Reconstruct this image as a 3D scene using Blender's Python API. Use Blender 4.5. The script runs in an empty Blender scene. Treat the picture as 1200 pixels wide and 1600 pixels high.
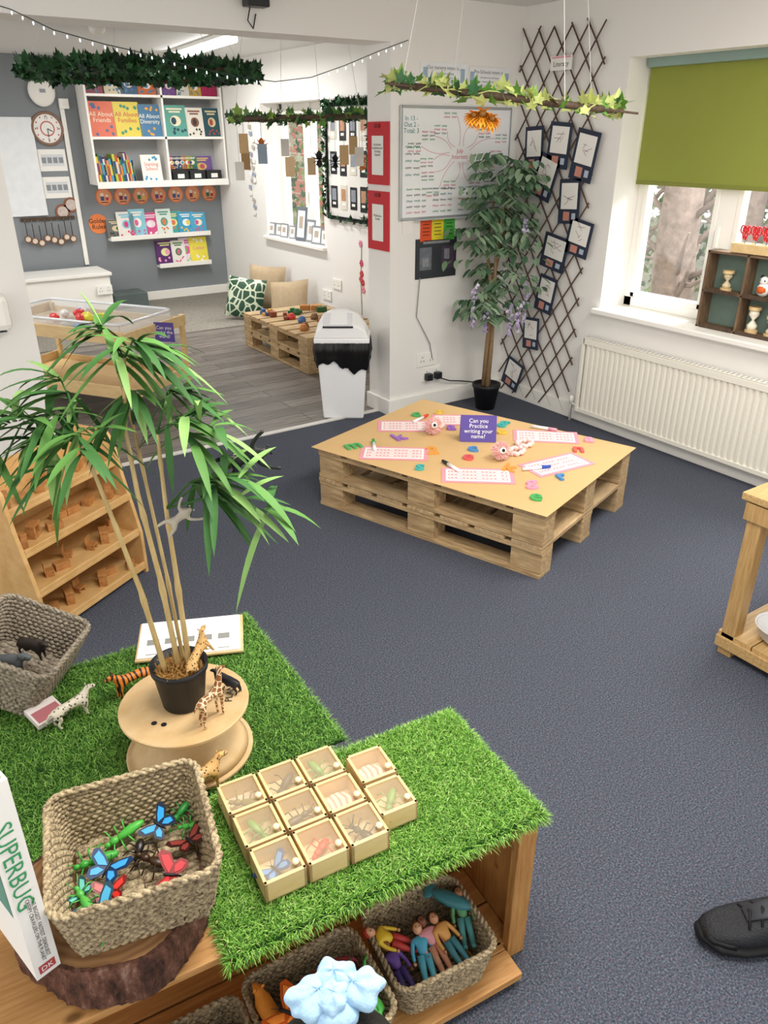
import bpy, math, random
from mathutils import Vector, Matrix, Euler
random.seed(7)
RD=math.radians
U=random.uniform
COL=bpy.context.scene.collection
# ------------------------------------------------------------------ materials
def hx(h):
    h=h.lstrip('#')
    r=[int(h[i:i+2],16)/255 for i in (0,2,4)]
    return tuple((x/12.92 if x<=.04045 else ((x+.055)/1.055)**2.4) for x in r)+(1,)
MC={}
def base(name):
    m=bpy.data.materials.new(name);m.use_nodes=True
    nt=m.node_tree;b=nt.nodes['Principled BSDF']
    return m,nt,b
def N(nt,t,**k):
    n=nt.nodes.new(t)
    for a,v in k.items(): setattr(n,a,v)
    return n
def mix(nt,fac,c1,c2):
    n=N(nt,'ShaderNodeMix',data_type='RGBA')
    for sock,val in ((n.inputs[0],fac),(n.inputs[6],c1),(n.inputs[7],c2)):
        if hasattr(val,'links') or isinstance(val,bpy.types.NodeSocket): nt.links.new(val,sock)
        else: sock.default_value=val
    return n.outputs[2]
def ramp(nt,fac,stops):
    r=N(nt,'ShaderNodeValToRGB');e=r.color_ramp.elements
    while len(e)<len(stops): e.new(.5)
    for i,(p,c) in enumerate(stops): e[i].position=p;e[i].color=c
    nt.links.new(fac,r.inputs[0]);return r.outputs[0]
def coords(nt,scale=(1,1,1),rot=(0,0,0)):
    tc=N(nt,'ShaderNodeTexCoord');mp=N(nt,'ShaderNodeMapping')
    mp.inputs['Scale'].default_value=scale;mp.inputs['Rotation'].default_value=rot
    nt.links.new(tc.outputs['Object'],mp.inputs[0]);return mp.outputs[0]
def noise(nt,vec,sc,det=3,rough=.6):
    n=N(nt,'ShaderNodeTexNoise');n.inputs['Scale'].default_value=sc;n.inputs['Detail'].default_value=det
    n.inputs['Roughness'].default_value=rough;nt.links.new(vec,n.inputs['Vector']);return n
def bumpn(nt,b,h,st,dist=.01):
    n=N(nt,'ShaderNodeBump');n.inputs['Strength'].default_value=st;n.inputs['Distance'].default_value=dist
    nt.links.new(h,n.inputs['Height']);nt.links.new(n.outputs[0],b.inputs['Normal'])
def dk(c,f): return tuple(min(1,x*f) for x in c[:3])+(1,)
def P(col,rough=.6,var=.1,sc=12,bump=0,bs=80,metal=0,emit=0,alpha=1,spec=.4):
    key=(col,rough,var,sc,bump,bs,metal,emit,alpha)
    if key in MC: return MC[key]
    m,nt,b=base('mat_'+col.lstrip('#'));c=hx(col)
    b.inputs['Roughness'].default_value=rough;b.inputs['Metallic'].default_value=metal
    b.inputs['Specular IOR Level'].default_value=spec
    v=coords(nt);n=noise(nt,v,sc)
    o=mix(nt,n.outputs['Fac'],dk(c,1-var),dk(c,1+var));nt.links.new(o,b.inputs['Base Color'])
    if bump: bumpn(nt,b,noise(nt,v,bs).outputs['Fac'],bump)
    if emit:
        b.inputs['Emission Color'].default_value=c;b.inputs['Emission Strength'].default_value=emit
    if alpha<1: b.inputs['Alpha'].default_value=alpha
    MC[key]=m;return m
def wood(name,c1,c2,scale=(3,30,30),sc=3,rough=.55,knots=True,grey=None):
    m,nt,b=base(name);v=coords(nt,scale);n=noise(nt,v,sc,5)
    o=ramp(nt,n.outputs['Fac'],[(.3,hx(c1)),(.7,hx(c2))])
    if knots:
        v2=coords(nt,(5,9,9));w=N(nt,'ShaderNodeTexVoronoi');w.inputs['Scale'].default_value=1.3;nt.links.new(v2,w.inputs['Vector'])
        k=ramp(nt,w.outputs['Distance'],[(.05,(1,1,1,1)),(.13,(0,0,0,1))])
        o=mix(nt,k,o,dk(hx(c1),.45))
    if grey:
        n2=noise(nt,coords(nt,(1,1,1)),3.5,1);k=ramp(nt,n2.outputs['Fac'],[(.42,(0,0,0,1)),(.66,(.6,.6,.6,1))]);o=mix(nt,k,o,hx(grey))
    nt.links.new(o,b.inputs['Base Color']);b.inputs['Roughness'].default_value=rough
    bumpn(nt,b,n.outputs['Fac'],.15,.004);return m
def carpet(name,cols,sc=260):
    m,nt,b=base(name);v=coords(nt);n=noise(nt,v,sc,2,.8);n2=noise(nt,v,sc*.8,1);n3=noise(nt,v,2.2,3)
    o=ramp(nt,n.outputs['Fac'],[(.33,hx(cols[0])),(.5,hx(cols[1])),(.66,hx(cols[2]))])
    k=ramp(nt,n2.outputs['Fac'],[(.58,(0,0,0,1)),(.66,(.8,.8,.8,1))])
    o=mix(nt,k,o,hx(cols[3]))
    k3=N(nt,'ShaderNodeMath',operation='MULTIPLY');nt.links.new(n3.outputs['Fac'],k3.inputs[0]);k3.inputs[1].default_value=.3
    o=mix(nt,k3.outputs[0],o,hx(cols[1]))
    nt.links.new(o,b.inputs['Base Color']);b.inputs['Roughness'].default_value=.95;b.inputs['Specular IOR Level'].default_value=.1
    bumpn(nt,b,n.outputs['Fac'],.6,.005);return m
WHITE=P('#efece7',.75,.02,2,.05,30)
TRIM=P('#f6f3ec',.4,.01)
CEIL=P('#e2e1df',.8,.02,2)
GREYW=P('#868b8f',.75,.03,2)
CARP=carpet('mat_dark_carpet',['#2c313a','#494f5a','#747a86','#67505a'],210)
CARL=carpet('mat_light_carpet',['#5f5a53','#8b867c','#aaa498','#736e66'],160)
def vinyl():
    m,nt,b=base('mat_vinyl_planks');v=coords(nt)
    br=N(nt,'ShaderNodeTexBrick');br.inputs['Scale'].default_value=1;br.inputs['Brick Width'].default_value=1.1;br.inputs['Row Height'].default_value=.14
    br.inputs['Mortar Size'].default_value=.004;br.inputs['Color1'].default_value=hx('#665f5a');br.inputs['Color2'].default_value=hx('#8b837c');br.inputs['Mortar'].default_value=hx('#3a3735')
    nt.links.new(v,br.inputs['Vector'])
    v2=coords(nt,(2.2,30,1));n=noise(nt,v2,2,6,.7);k=ramp(nt,n.outputs['Fac'],[(.38,(.42,.40,.38,1)),(.60,(1.1,1.09,1.07,1))])
    mu=N(nt,'ShaderNodeMix',data_type='RGBA',blend_type='MULTIPLY');mu.inputs[0].default_value=1
    nt.links.new(br.outputs['Color'],mu.inputs[6]);nt.links.new(k,mu.inputs[7]);nt.links.new(mu.outputs[2],b.inputs['Base Color'])
    b.inputs['Roughness'].default_value=.42;return m
VINYL=vinyl()
PINE=wood('mat_pine','#b07a3c','#d3a064',(3,40,40))
PINEY=wood('mat_pine_upright','#a06c36','#c69455',(40,40,3))
BENCH=wood('mat_bench_timber','#a8854f','#cba974',(3,40,40));BENCHY=wood('mat_bench_upright','#a07d4a','#c5a06a',(40,40,3))
PALLET=wood('mat_pallet','#9a7b55','#d6b98c',(4,30,30),2.2,.8,False,'#a08a6c')
PALLETY=wood('mat_pallet_cross','#947650','#d3b587',(30,4,30),2.2,.8,False,'#9d8769')
PLY=wood('mat_plywood','#cda873','#dfc092',(6,9,9),2,.5,False)
PLYW=wood('mat_warm_plywood','#c79a5c','#dcb47a',(6,9,9),2,.5,False)
PLYB=wood('mat_blonde_wood','#d9b67d','#e8cc98',(4,20,20),2,.45,False)
DARKW=wood('mat_dark_wood','#3b2c20','#5b4632',(20,20,4),3,.7,False)
BAMB=wood('mat_cane','#a98d57','#d6bd86',(30,30,6),2,.5,False)
BLOCK=wood('mat_block_wood','#9c6634','#c28a50',(10,20,20),3,.6,False)
def barkm():
    m,nt,b=base('mat_bark');v=coords(nt,(24,24,9));n=noise(nt,v,2.2,6,.7)
    o=ramp(nt,n.outputs['Fac'],[(.34,hx('#2e1b14')),(.48,hx('#5f3b2b')),(.58,hx('#7d5341')),(.72,hx('#a88a78'))]);nt.links.new(o,b.inputs['Base Color'])
    b.inputs['Roughness'].default_value=.9;bumpn(nt,b,n.outputs['Fac'],.9,.015);return m
BARK=barkm()
def rings():
    m,nt,b=base('mat_log_end');v=coords(nt);w=N(nt,'ShaderNodeTexWave',wave_type='RINGS',rings_direction='Z')
    w.inputs['Scale'].default_value=22;w.inputs['Distortion'].default_value=2.5;w.inputs['Detail'].default_value=2;nt.links.new(v,w.inputs['Vector'])
    o=ramp(nt,w.outputs['Fac'],[(0,hx('#8d6440')),(1,hx('#aa8054'))]);nt.links.new(o,b.inputs['Base Color']);b.inputs['Roughness'].default_value=.8;return m
LOGEND=rings()
def wick(name,c1,c2):
    m,nt,b=base(name);v=coords(nt);n=noise(nt,v,130,3,.7);o=ramp(nt,n.outputs['Fac'],[(.36,hx(c1)),(.6,hx(c2))])
    nt.links.new(o,b.inputs['Base Color']);b.inputs['Roughness'].default_value=.8;bumpn(nt,b,n.outputs['Fac'],.6,.003);return m
WICK=wick('mat_seagrass','#66553f','#bfac88')
WICKG=wick('mat_grey_willow','#645a4e','#ab9e8a')
def spots(name,bg,sp,sc,thr=.28,edge=False):
    m,nt,b=base(name);v=coords(nt);w=N(nt,'ShaderNodeTexVoronoi');w.inputs['Scale'].default_value=sc
    if edge: w.feature='DISTANCE_TO_EDGE'
    nt.links.new(v,w.inputs['Vector'])
    o=ramp(nt,w.outputs['Distance'],[(thr*.8,hx(sp)),(thr,hx(bg))]);nt.links.new(o,b.inputs['Base Color']);b.inputs['Roughness'].default_value=.5;return m
def stripes(name,bg,sp,sc,direc='X'):
    m,nt,b=base(name);v=coords(nt);w=N(nt,'ShaderNodeTexWave',bands_direction=direc);w.inputs['Scale'].default_value=sc;w.inputs['Distortion'].default_value=5;w.inputs['Detail'].default_value=1
    nt.links.new(v,w.inputs['Vector']);o=ramp(nt,w.outputs['Fac'],[(.3,hx(sp)),(.42,hx(bg))]);nt.links.new(o,b.inputs['Base Color']);b.inputs['Roughness'].default_value=.5;return m
GIR=spots('mat_giraffe','#8f5426','#efdcb4',7,.09,True)
LEO=spots('mat_leopard','#dcae6c','#33210f',15,.33)
SNOW=spots('mat_snow_leopard','#ddd4c0','#4a443c',13,.36)
TIG=stripes('mat_tiger','#dd7f2a','#1c120a',2.6)
ZEB=stripes('mat_zebra','#e8e6e0','#20201f',2.6)
PATL=spots('mat_leaf_print','#1f4a33','#cfd8be',14,.1,True)
def brickm():
    m,nt,b=base('mat_brick');v=coords(nt,(1,1,1),(RD(90),0,RD(90)));br=N(nt,'ShaderNodeTexBrick');br.inputs['Scale'].default_value=1;br.inputs['Brick Width'].default_value=.22;br.inputs['Row Height'].default_value=.075;br.inputs['Mortar Size'].default_value=.008
    br.inputs['Color1'].default_value=hx('#a8543f');br.inputs['Color2'].default_value=hx('#c0705a');br.inputs['Mortar'].default_value=hx('#c9bfb2')
    nt.links.new(v,br.inputs['Vector']);nt.links.new(br.outputs['Color'],b.inputs['Base Color']);return m
BRICK=brickm()
def glassm():
    m,nt,b=base('mat_glass');nt.nodes.remove(b);o=nt.nodes['Material Output']
    t=N(nt,'ShaderNodeBsdfTransparent');g=N(nt,'ShaderNodeBsdfGlossy');g.inputs['Roughness'].default_value=.05;mx=N(nt,'ShaderNodeMixShader');mx.inputs[0].default_value=.06
    nt.links.new(t.outputs[0],mx.inputs[1]);nt.links.new(g.outputs[0],mx.inputs[2]);nt.links.new(mx.outputs[0],o.inputs[0]);return m
GLASS=glassm()
BLACK=P('#17171a',.5,.1);BLK2=P('#222326',.35,.1);CHROME=P('#b9bcc2',.25,.02,metal=1);PAPER=P('#f2efe9',.7,.02)
RED=P('#c4262f',.5,.08);NAVY=P('#2b3346',.7,.1);OLIVE=P('#8c9340',.85,.04,4,.1,200)
G1=P('#629833',.6,.25,30);G2=P('#84b748',.6,.2,30);G3=P('#467a28',.6,.2,30);G4=P('#aecd73',.6,.15,30)
IV1=P('#1f4a26',.55,.3,30);IV2=P('#34663a',.55,.3,30);IV3=P('#c3cc7c',.55,.2,30);IVD=P('#16301f',.55,.3,30)
BL1=P('#527d3b',.6,.25,14,spec=.25);BL2=P('#38632f',.6,.25,14,spec=.25);BL3=P('#7ba05a',.6,.2,14,spec=.25)
# ------------------------------------------------------------------ text cache
TX={}
STR=['SUPERBUG','THE BIGGEST, FASTEST, DEADLIEST\nCREEPY CRAWLERS ON THE PLANET','DK','Can you\nPractice\nwriting your\nname?','Our nursery intent is...','Pre-Schools intent is...',
 'Innovative care and design','Creating a life-long love','Nurture each child to thrive','Literacy','Golden\nRules','All About\nFriends','All About\nFamilies','All About\nDiversity','Starting\nSchool','July\nInterests','In 13 -\nOut 2 -\nTotal: 3',
 'Accidents\nIncidents and\nExisting\nInjuries','Medication\nForms','Can you\nmake the\nword?','12','3','6','9','a','e','m','c','s','k','g','2','r','n','Colour','THE\nPLANT']
def mktexts():
    tmp=[]
    for s in STR:
        cu=bpy.data.curves.new('t','FONT');cu.body=s;cu.size=1;cu.resolution_u=2;cu.align_x='CENTER';cu.align_y='CENTER';cu.space_line=.9
        if len(s)==1 and s not in '369': cu.offset=.02
        ob=bpy.data.objects.new('t',cu);COL.objects.link(ob);tmp.append((s,ob,cu))
    dg=bpy.context.evaluated_depsgraph_get()
    for s,ob,cu in tmp:
        me=ob.evaluated_get(dg).to_mesh()
        TX[s]=([tuple(v.co) for v in me.vertices],[tuple(p.vertices) for p in me.polygons])
    for s,ob,cu in tmp:
        bpy.data.objects.remove(ob);bpy.data.curves.remove(cu)
mktexts()
# ------------------------------------------------------------------ mesh builder
class M:
    def __init__(s): s.v=[];s.f=[];s.m=[];s.X=Matrix.Identity(4)
    def add(s,vs,fs,m=0):
        n=len(s.v);X=s.X
        s.v+=[tuple(X@Vector(p)) for p in vs];s.f+=[tuple(n+i for i in f) for f in fs];s.m+=[m]*len(fs);return s
    def box(s,x0,x1,y0,y1,z0,z1,m=0):
        return s.add([(x0,y0,z0),(x1,y0,z0),(x1,y1,z0),(x0,y1,z0),(x0,y0,z1),(x1,y0,z1),(x1,y1,z1),(x0,y1,z1)],
          [(0,3,2,1),(4,5,6,7),(0,1,5,4),(1,2,6,5),(2,3,7,6),(3,0,4,7)],m)
    def cb(s,c,sz,m=0,rot=(0,0,0)):
        o=s.X;s.X=o@Matrix.Translation(c)@Euler(rot).to_matrix().to_4x4();a,b,d=[q/2 for q in sz]
        s.box(-a,a,-b,b,-d,d,m);s.X=o;return s
    def tube(s,pts,r,n=8,m=0,closed=False):
        pts=[Vector(p) for p in pts];K=len(pts)
        if not isinstance(r,(list,tuple)): r=[r]*K
        up=None;vs=[]
        for i,p in enumerate(pts):
            if closed: t=pts[(i+1)%K]-pts[i-1]
            else: t=pts[min(i+1,K-1)]-pts[max(i-1,0)]
            if t.length<1e-9: t=Vector((0,0,1))
            t.normalize()
            if up is None: up=Vector((0,0,1)) if abs(t.z)<.9 else Vector((1,0,0))
            a=(up-t*up.dot(t));
            if a.length<1e-6: a=t.orthogonal()
            a.normalize();b=t.cross(a);up=a
            for k in range(n):
                g=2*math.pi*k/n;vs.append(p+(a*math.cos(g)+b*math.sin(g))*r[i])
        fs=[]
        for i in range(K if closed else K-1):
            j=(i+1)%K
            for k in range(n):
                l=(k+1)%n;fs.append((i*n+k,i*n+l,j*n+l,j*n+k))
        if not closed: fs+=[tuple(range(n-1,-1,-1)),tuple((K-1)*n+k for k in range(n))]
        return s.add(vs,fs,m)
    def lathe(s,prof,c=(0,0,0),n=24,m=0):
        vs=[];fs=[];c=Vector(c)
        for r,z in prof:
            for k in range(n):
                g=2*math.pi*k/n;vs.append(c+Vector((r*math.cos(g),r*math.sin(g),z)))
        for i in range(len(prof)-1):
            for k in range(n):
                l=(k+1)%n;fs.append((i*n+k,i*n+l,(i+1)*n+l,(i+1)*n+k))
        fs+=[tuple(range(n-1,-1,-1)),tuple((len(prof)-1)*n+k for k in range(n))]
        return s.add(vs,fs,m)
    def ell(s,c,r,m=0,n=10,rot=(0,0,0),fn=None):
        if not isinstance(r,(list,tuple)): r=(r,r,r)
        R=Euler(rot).to_matrix();c=Vector(c);vs=[];fs=[];h=n//2+1
        for i in range(h+1):
            a=math.pi*i/h
            for k in range(n):
                g=2*math.pi*k/n;q=fn(a,g) if fn else 1
                vs.append(c+R@Vector((r[0]*math.sin(a)*math.cos(g)*q,r[1]*math.sin(a)*math.sin(g)*q,r[2]*math.cos(a)*q)))
        for i in range(h):
            for k in range(n):
                l=(k+1)%n;fs.append((i*n+k,(i+1)*n+k,(i+1)*n+l,i*n+l))
        return s.add(vs,fs,m)
    def quad(s,pts,m=0): return s.add(pts,[tuple(range(len(pts)))],m)
    def leaf(s,p,d,L,w,m=0,droop=.3,seg=5,fold=.15):
        p=Vector(p);d=Vector(d).normalized();side=d.cross(Vector((0,0,1)))
        if side.length<.1: side=Vector((1,0,0))
        side.normalize();vs=[];up=side.cross(d)
        for i in range(seg+1):
            t=i/seg;q=p+d*L*t+Vector((0,0,-1))*droop*L*t*t
            ww=w*(math.sin(math.pi*min(1,.08+t*.92))**.8)*.5 if i<seg else 0
            vs+=[q-side*ww+up*ww*fold,q-up*ww*fold,q+side*ww+up*ww*fold]
        fs=[]
        for i in range(seg):
            a=i*3;fs+=[(a,a+1,a+4,a+3),(a+1,a+2,a+5,a+4)]
        return s.add(vs,fs,m)
    def ivy(s,p,sz,m=0):
        R=Euler((U(-1,1),U(-1,1),U(0,6.3))).to_matrix()
        if random.random()<.6: R=Euler((RD(90)+U(-.7,.7),0,U(-1,1)-.5)).to_matrix()
        o=[(0,0,0),(.45,-.12,.05),(.32,.15,0),(.5,.45,.05),(.2,.5,0),(0,1,-.08),(-.2,.5,0),(-.5,.45,.05),(-.32,.15,0),(-.45,-.12,.05)]
        p=Vector(p)
        return s.add([p+R@(Vector(q)*sz) for q in o],[(0,1,2),(0,2,3,4),(0,4,5,6),(0,6,7,8),(0,8,9)],m)
    def text(s,t,x,z,size,m,layer=1,y0=0,rot=0,sx=1):
        vs,fs=TX[t];c,sn=math.cos(rot),math.sin(rot)
        return s.add([(x+(a*c*sx-b*sn)*size,y0-.0007*layer,z+(a*sn*sx+b*c)*size) for a,b,_ in vs],fs,m)
    def rect(s,x,z,w,h,m,layer=1,y0=0,rot=0):
        c,sn=math.cos(rot),math.sin(rot)
        return s.quad([(x+a*c-b*sn,y0-.0006*layer,z+a*sn+b*c) for a,b in ((-w/2,-h/2),(w/2,-h/2),(w/2,h/2),(-w/2,h/2))],m)
    def disc(s,x,z,r,m,layer=1,y0=0,n=20,rz=None):
        rz=rz or r
        return s.quad([(x+r*math.cos(6.2832*k/n),y0-.0006*layer,z+rz*math.sin(6.2832*k/n)) for k in range(n)],m)
    def mesh(s,name,mats,smooth=False):
        me=bpy.data.meshes.new(name);me.from_pydata(s.v,[],s.f)
        for q in mats: me.materials.append(q)
        me.polygons.foreach_set('material_index',s.m)
        if smooth: me.polygons.foreach_set('use_smooth',[True]*len(s.f))
        me.update();return me
def link(o): COL.objects.link(o);return o
def tag(o,label,cat,group=None):
    o['label']=label;o['category']=cat
    if group: o['group']=group
    return o
def thing(name,label,cat,loc=(0,0,0),rz=0,rot=None,group=None,sc=1):
    o=bpy.data.objects.new(name,None);o.empty_display_size=.05;o.location=loc;o.rotation_euler=rot or (0,0,RD(rz));o.scale=(sc,)*3
    return link(tag(o,label,cat,group))
def fin(o,bev,smooth):
    if bev:
        b=o.modifiers.new('bevel','BEVEL');b.width=bev;b.segments=2;b.limit_method='ANGLE';b.angle_limit=RD(40)
    return o
def part(par,name,m,mats,bev=0,smooth=False,label=None,loc=None,stuff=False):
    o=bpy.data.objects.new(name,m.mesh(name,mats,smooth));o.parent=par
    if loc: o.location=loc
    if label: o['label']=label
    if stuff: o['kind']='stuff'
    return fin(link(o),bev,smooth)
def solo(name,label,cat,m,mats,loc=(0,0,0),rz=0,rot=None,bev=0,smooth=False,group=None,stuff=False):
    o=bpy.data.objects.new(name,m.mesh(name,mats,smooth));o.location=loc;o.rotation_euler=rot or (0,0,RD(rz))
    link(tag(o,label,cat,group))
    if stuff: o['kind']='stuff'
    return fin(o,bev,smooth)
def struct(name,m,mats,bev=0,label=None):
    o=bpy.data.objects.new(name,m.mesh(name,mats));o['kind']='structure'
    if label: o['label']=label
    return fin(link(o),bev,False)
def skin(par,name,pts,edges,rad,mat,label=None,lv=1,smooth=True):
    me=bpy.data.meshes.new(name);me.from_pydata(pts,edges,[]);me.materials.append(mat)
    o=bpy.data.objects.new(name,me);o.parent=par;link(o)
    if label:o['label']=label
    sk=o.modifiers.new('skin','SKIN');sk.use_smooth_shade=True
    lay=me.skin_vertices[0].data
    for i,r in enumerate(rad): lay[i].radius=(r,r) if not isinstance(r,tuple) else r
    lay[0].use_root=True
    ss=o.modifiers.new('sub','SUBSURF');ss.levels=lv;ss.render_levels=lv
    return o
# ------------------------------------------------------------------ room shell
XR=3.58;YW=3.85;YB=8.45;CZ=2.26
m=M().box(-1.6,XR+.3,-1.2,3.97,-.05,0);struct('floor',m,[CARP],label='dark blue-grey speckled carpet floor')
m=M().box(-1.6,XR+.3,3.97,6.75,-.05,0);struct('floor',m,[VINYL],label='grey wood-effect vinyl plank floor')
m=M().box(-1.6,XR+.3,6.75,YB+.1,-.05,.003);struct('floor',m,[CARL],label='light grey-beige carpet floor')
m=M().box(-1.6,XR+.3,-1.2,YB+.2,CZ,CZ+.08);struct('ceiling',m,[CEIL])
m=M()
x0,x1=XR,XR+.28
def wallwith(m,ys,zs):
    for (a,b) in ys: m.box(x0,x1,a,b,0,CZ)
    for (a,b,z0,z1) in zs:
        m.box(x0,x1,a,b,0,z0);m.box(x0,x1,a,b,z1,CZ)
wallwith(m,[(-1.2,1.25),(3.05,6.22),(7.35,YB+.2)],[(1.25,3.05,.67,1.96),(6.22,7.35,.68,1.87)])
struct('wall_right',m,[WHITE])
m=M().box(2.65,XR,YW,YW+.23,0,CZ).box(.66,2.65,YW,YW+.23,2.04,CZ).box(-1.6,.66,YW,YW+.23,0,CZ)
struct('wall_middle',m,[WHITE])
m=M().box(-1.6,XR,YB,YB+.2,0,CZ);struct('wall_back',m,[GREYW])
m=M().box(XR-.018,XR,-1.2,YW,0,.1);struct('baseboard_right',m,[TRIM],.004)
m=M().box(XR-.018,XR,YW+.23,YB,0,.1);struct('baseboard_right',m,[TRIM],.004)
m=M().box(2.632,XR-.02,YW-.018,YW,0,.1).box(2.632,2.65,YW,YW+.24,0,.1);struct('baseboard_middle',m,[TRIM],.004)
m=M().box(1.5,XR-.02,YB-.018,YB,0,.09);struct('baseboard_back',m,[TRIM],.004)
m=M().box(.66,2.65,3.95,3.99,0,.006);struct('trim_1',m,[P('#d8d5cf',.4)],label='pale threshold strip between carpet and vinyl')
def window(n,ya,yb,za,zb,splits,xo=.2):
    fr=M();x=XR+xo;t=.055;d=(x,x+.06)
    fr.box(*d,ya,yb,za,za+t).box(*d,ya,yb,zb-t,zb).box(*d,ya,ya+t,za,zb).box(*d,yb-t,yb,za,zb)
    for sp in splits: fr.box(d[0]-.012,d[1],sp-.05,sp+.05,za,zb)
    e=[ya]+splits[::-1]+[yb] if splits and splits[0]>splits[-1] else [ya]+splits+[yb]
    for i in range(len(e)-1):
        a,b=e[i]+.05,e[i+1]-.05;q=.03
        fr.box(x-.015,x+.04,a,b,za+t,za+t+q).box(x-.015,x+.04,a,b,zb-t-q,zb-t).box(x-.015,x+.04,a,a+q,za+t,zb-t).box(x-.015,x+.04,b-q,b,za+t,zb-t)
    o=bpy.data.objects.new('window_%d'%n,None);o['kind']='structure';o['label']='white uPVC casement window';link(o)
    part(o,'frame',fr,[TRIM],.004);part(o,'pane',M().box(x+.02,x+.026,ya+.03,yb-.03,za+.03,zb-.03),[GLASS])
    part(o,'handle',M().cb((x-.03,splits[0]+.02,(za+zb)/2-.2),(.02,.02,.1)),[TRIM],.003)
    part(o,'sill',M().box(XR-.045,x+.01,ya-.03,yb+.03,za-.03,za),[TRIM],.006)
    return o
window(1,1.25,3.05,.70,1.96,[2.47,1.75])
window(2,6.22,7.35,.71,1.87,[6.8])
# outside
m=M().box(XR+3.6,XR+3.7,9.2,16,-1,3.4);struct('wall_outside',m,[BRICK],label='red brick wall outside the window')
m=M();m.box(XR+.5,XR+16,-6,18,-.6,-.5);struct('floor_outside',m,[P('#8b8d7e',.9,.3,3)])
random.seed(31)
def tree(x,y,r,lab):
    t=thing('tree',lab,"tree",(x,y,-.5))
    m=M();m.tube([(0,0,0),(.03,-.02,.7),(0,.02,1.3),(-.03,0,1.9),(0,.02,3.2)],[r*1.1,r,r*.9,r*.8,r*.6],16)
    for k in range(20):
        z=U(.9,2.6);a=U(-3,3);l=U(.3,.8);p=Vector((0,0,z));q=p+Vector((math.cos(a)*.4,math.sin(a)*l,U(.1,.7)))
        m.tube([p,(p+q)/2+Vector((0,0,U(-.1,.15))),q],[.03,.018,.008],6)
    part(t,'trunk',m,[P('#7d6e64',.9,.7,18,1,14)],smooth=True)
tree(5.15,3.72,.17,'rough-barked tree trunk outside the window')
tree(6.3,5.15,.17,'distant grey tree trunk with bare branches')
tree(6.2,3.85,.14,'slim tree trunk among green shrubs')
def shrub(x,y,w,n,lab,mats):
    t=thing('garden_shrub',lab,'shrub',(x,y,-.5));m=M()
    for k in range(n): m.ivy((U(-.3,.3),U(-w,w),U(0,2.4)),U(.06,.13),random.randrange(len(mats)))
    part(t,'foliage',m,mats,stuff=True)
GS=[IV2,P('#6f8f45',.7),P('#b7bfa0',.7),P('#a8a48c',.8)]
shrub(7.4,4.6,2.0,2300,'leafy green shrub behind the window',GS)
shrub(5.6,10.3,1.0,900,'green garden shrub beside a brick wall',GS)
# blind
t=thing('roller_blind','olive green fabric roller blind partly lowered','roller blind',(XR+.15,2.15,1.37))
part(t,'fabric',M().box(0,.006,-.85,.88,0,.56),[OLIVE]);part(t,'cassette',M().cb((0,.015,.57),(.06,1.74,.045)),[P('#8ba39a',.5)],.006);part(t,'bottom_bar',M().cb((.003,.015,0),(.014,1.73,.02)),[P('#7d8338',.6)],.003)
# radiator
t=thing('radiator','white ribbed panel radiator on the wall','radiator',(XR-.04,2.27,.08))
m=M();y=-.82
prof=[]
while y<.8:
    prof+=[(y,-.03),(y+.018,-.03),(y+.024,-.018),(y+.03,-.018)];y+=.036
vs=[];fs=[]
for (yy,xx) in prof: vs+=[(xx,yy,.02),(xx,yy,.42)]
for i in range(len(prof)-1): fs.append((2*i,2*i+1,2*i+3,2*i+2))
m.add(vs,fs);m.box(-.034,.015,-.83,.81,.415,.45).box(-.032,.015,-.83,.81,0,.025).box(-.034,.015,-.84,-.82,0,.45).box(-.034,.015,.8,.82,0,.45)
CREAM=P('#f1ecdf',.4,.01)
part(t,'panel',m,[CREAM],.002);m=M()
m.box(-.03,.012,-.82,.8,.452,.456)
for k in range(60): m.cb((-.01,-.8+k*.027,.458),(.03,.006,.004),1)
part(t,'top_grille',m,[CREAM,P('#b5b5b5')]);m=M();m.tube([(-.01,.82,.03),(-.01,.87,.03),(-.01,.87,-.08)],.008).lathe([(.014,0),(.016,.03),(.012,.05)],(-.01,.87,.03),10);part(t,'valve',m,[TRIM],smooth=True)
# ------------------------------------------------------------------ pallets
def pallet(label,loc,rz,LX,LY,H=.145,ny=7,group='stacked pallets'):
    t=thing('wooden_pallet',label,'pallet',loc,rz,group=group)
    bt=.018
    for i in range(3):
        x=(-LX/2+.05,0,LX/2-.05)[i]
        part(t,'skid_board',M().cb((x,0,bt/2),(.1,LY,bt)),[PALLETY],.002)
        part(t,'stringer_board',M().cb((x,0,H-bt*1.5),(.1,LY,bt)),[PALLETY],.002)
        for y in (-LY/2+.07,0,LY/2-.07):
            part(t,'block',M().cb((x+U(-.004,.004),y,bt+(H-3*bt)/2),(.095,.14,H-3*bt)),[PALLETY],.003)
    w=LY/ny-.028
    for k in range(ny):
        y=-LY/2+w/2+k*(LY-w)/(ny-1)
        part(t,'deck_board',M().cb((U(-.004,.004),y,H-bt/2),(LX,w,bt)),[PALLET],.002)
    return t
PC=(2.225,2.535)
pallet('weathered pine pallet on the carpet under another',(PC[0],PC[1],0),18.5,.87,1.17)
pallet('weathered pine pallet topped with brown paper',(PC[0],PC[1],.147),18.5,.87,1.17)
solo('brown_paper','sheet of brown craft paper covering the pallet','paper',M().box(-.455,.455,-.60,.61,0,.003),[P('#d7b27c',.8,.05,5)],(PC[0],PC[1],.293),18.5,bev=.001)
pallet('weathered pallet under a toy table top',(3.04,5.5,0),0,.74,1.1,.135,group='toy bench pallets')
pallet('weathered pallet with toys spread on top',(3.04,5.5,.137),0,.74,1.1,.135,group='toy bench pallets')
PT=.297
PINK=P('#ea9fab',.6);PINKD=P('#e2707c',.6)
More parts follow.
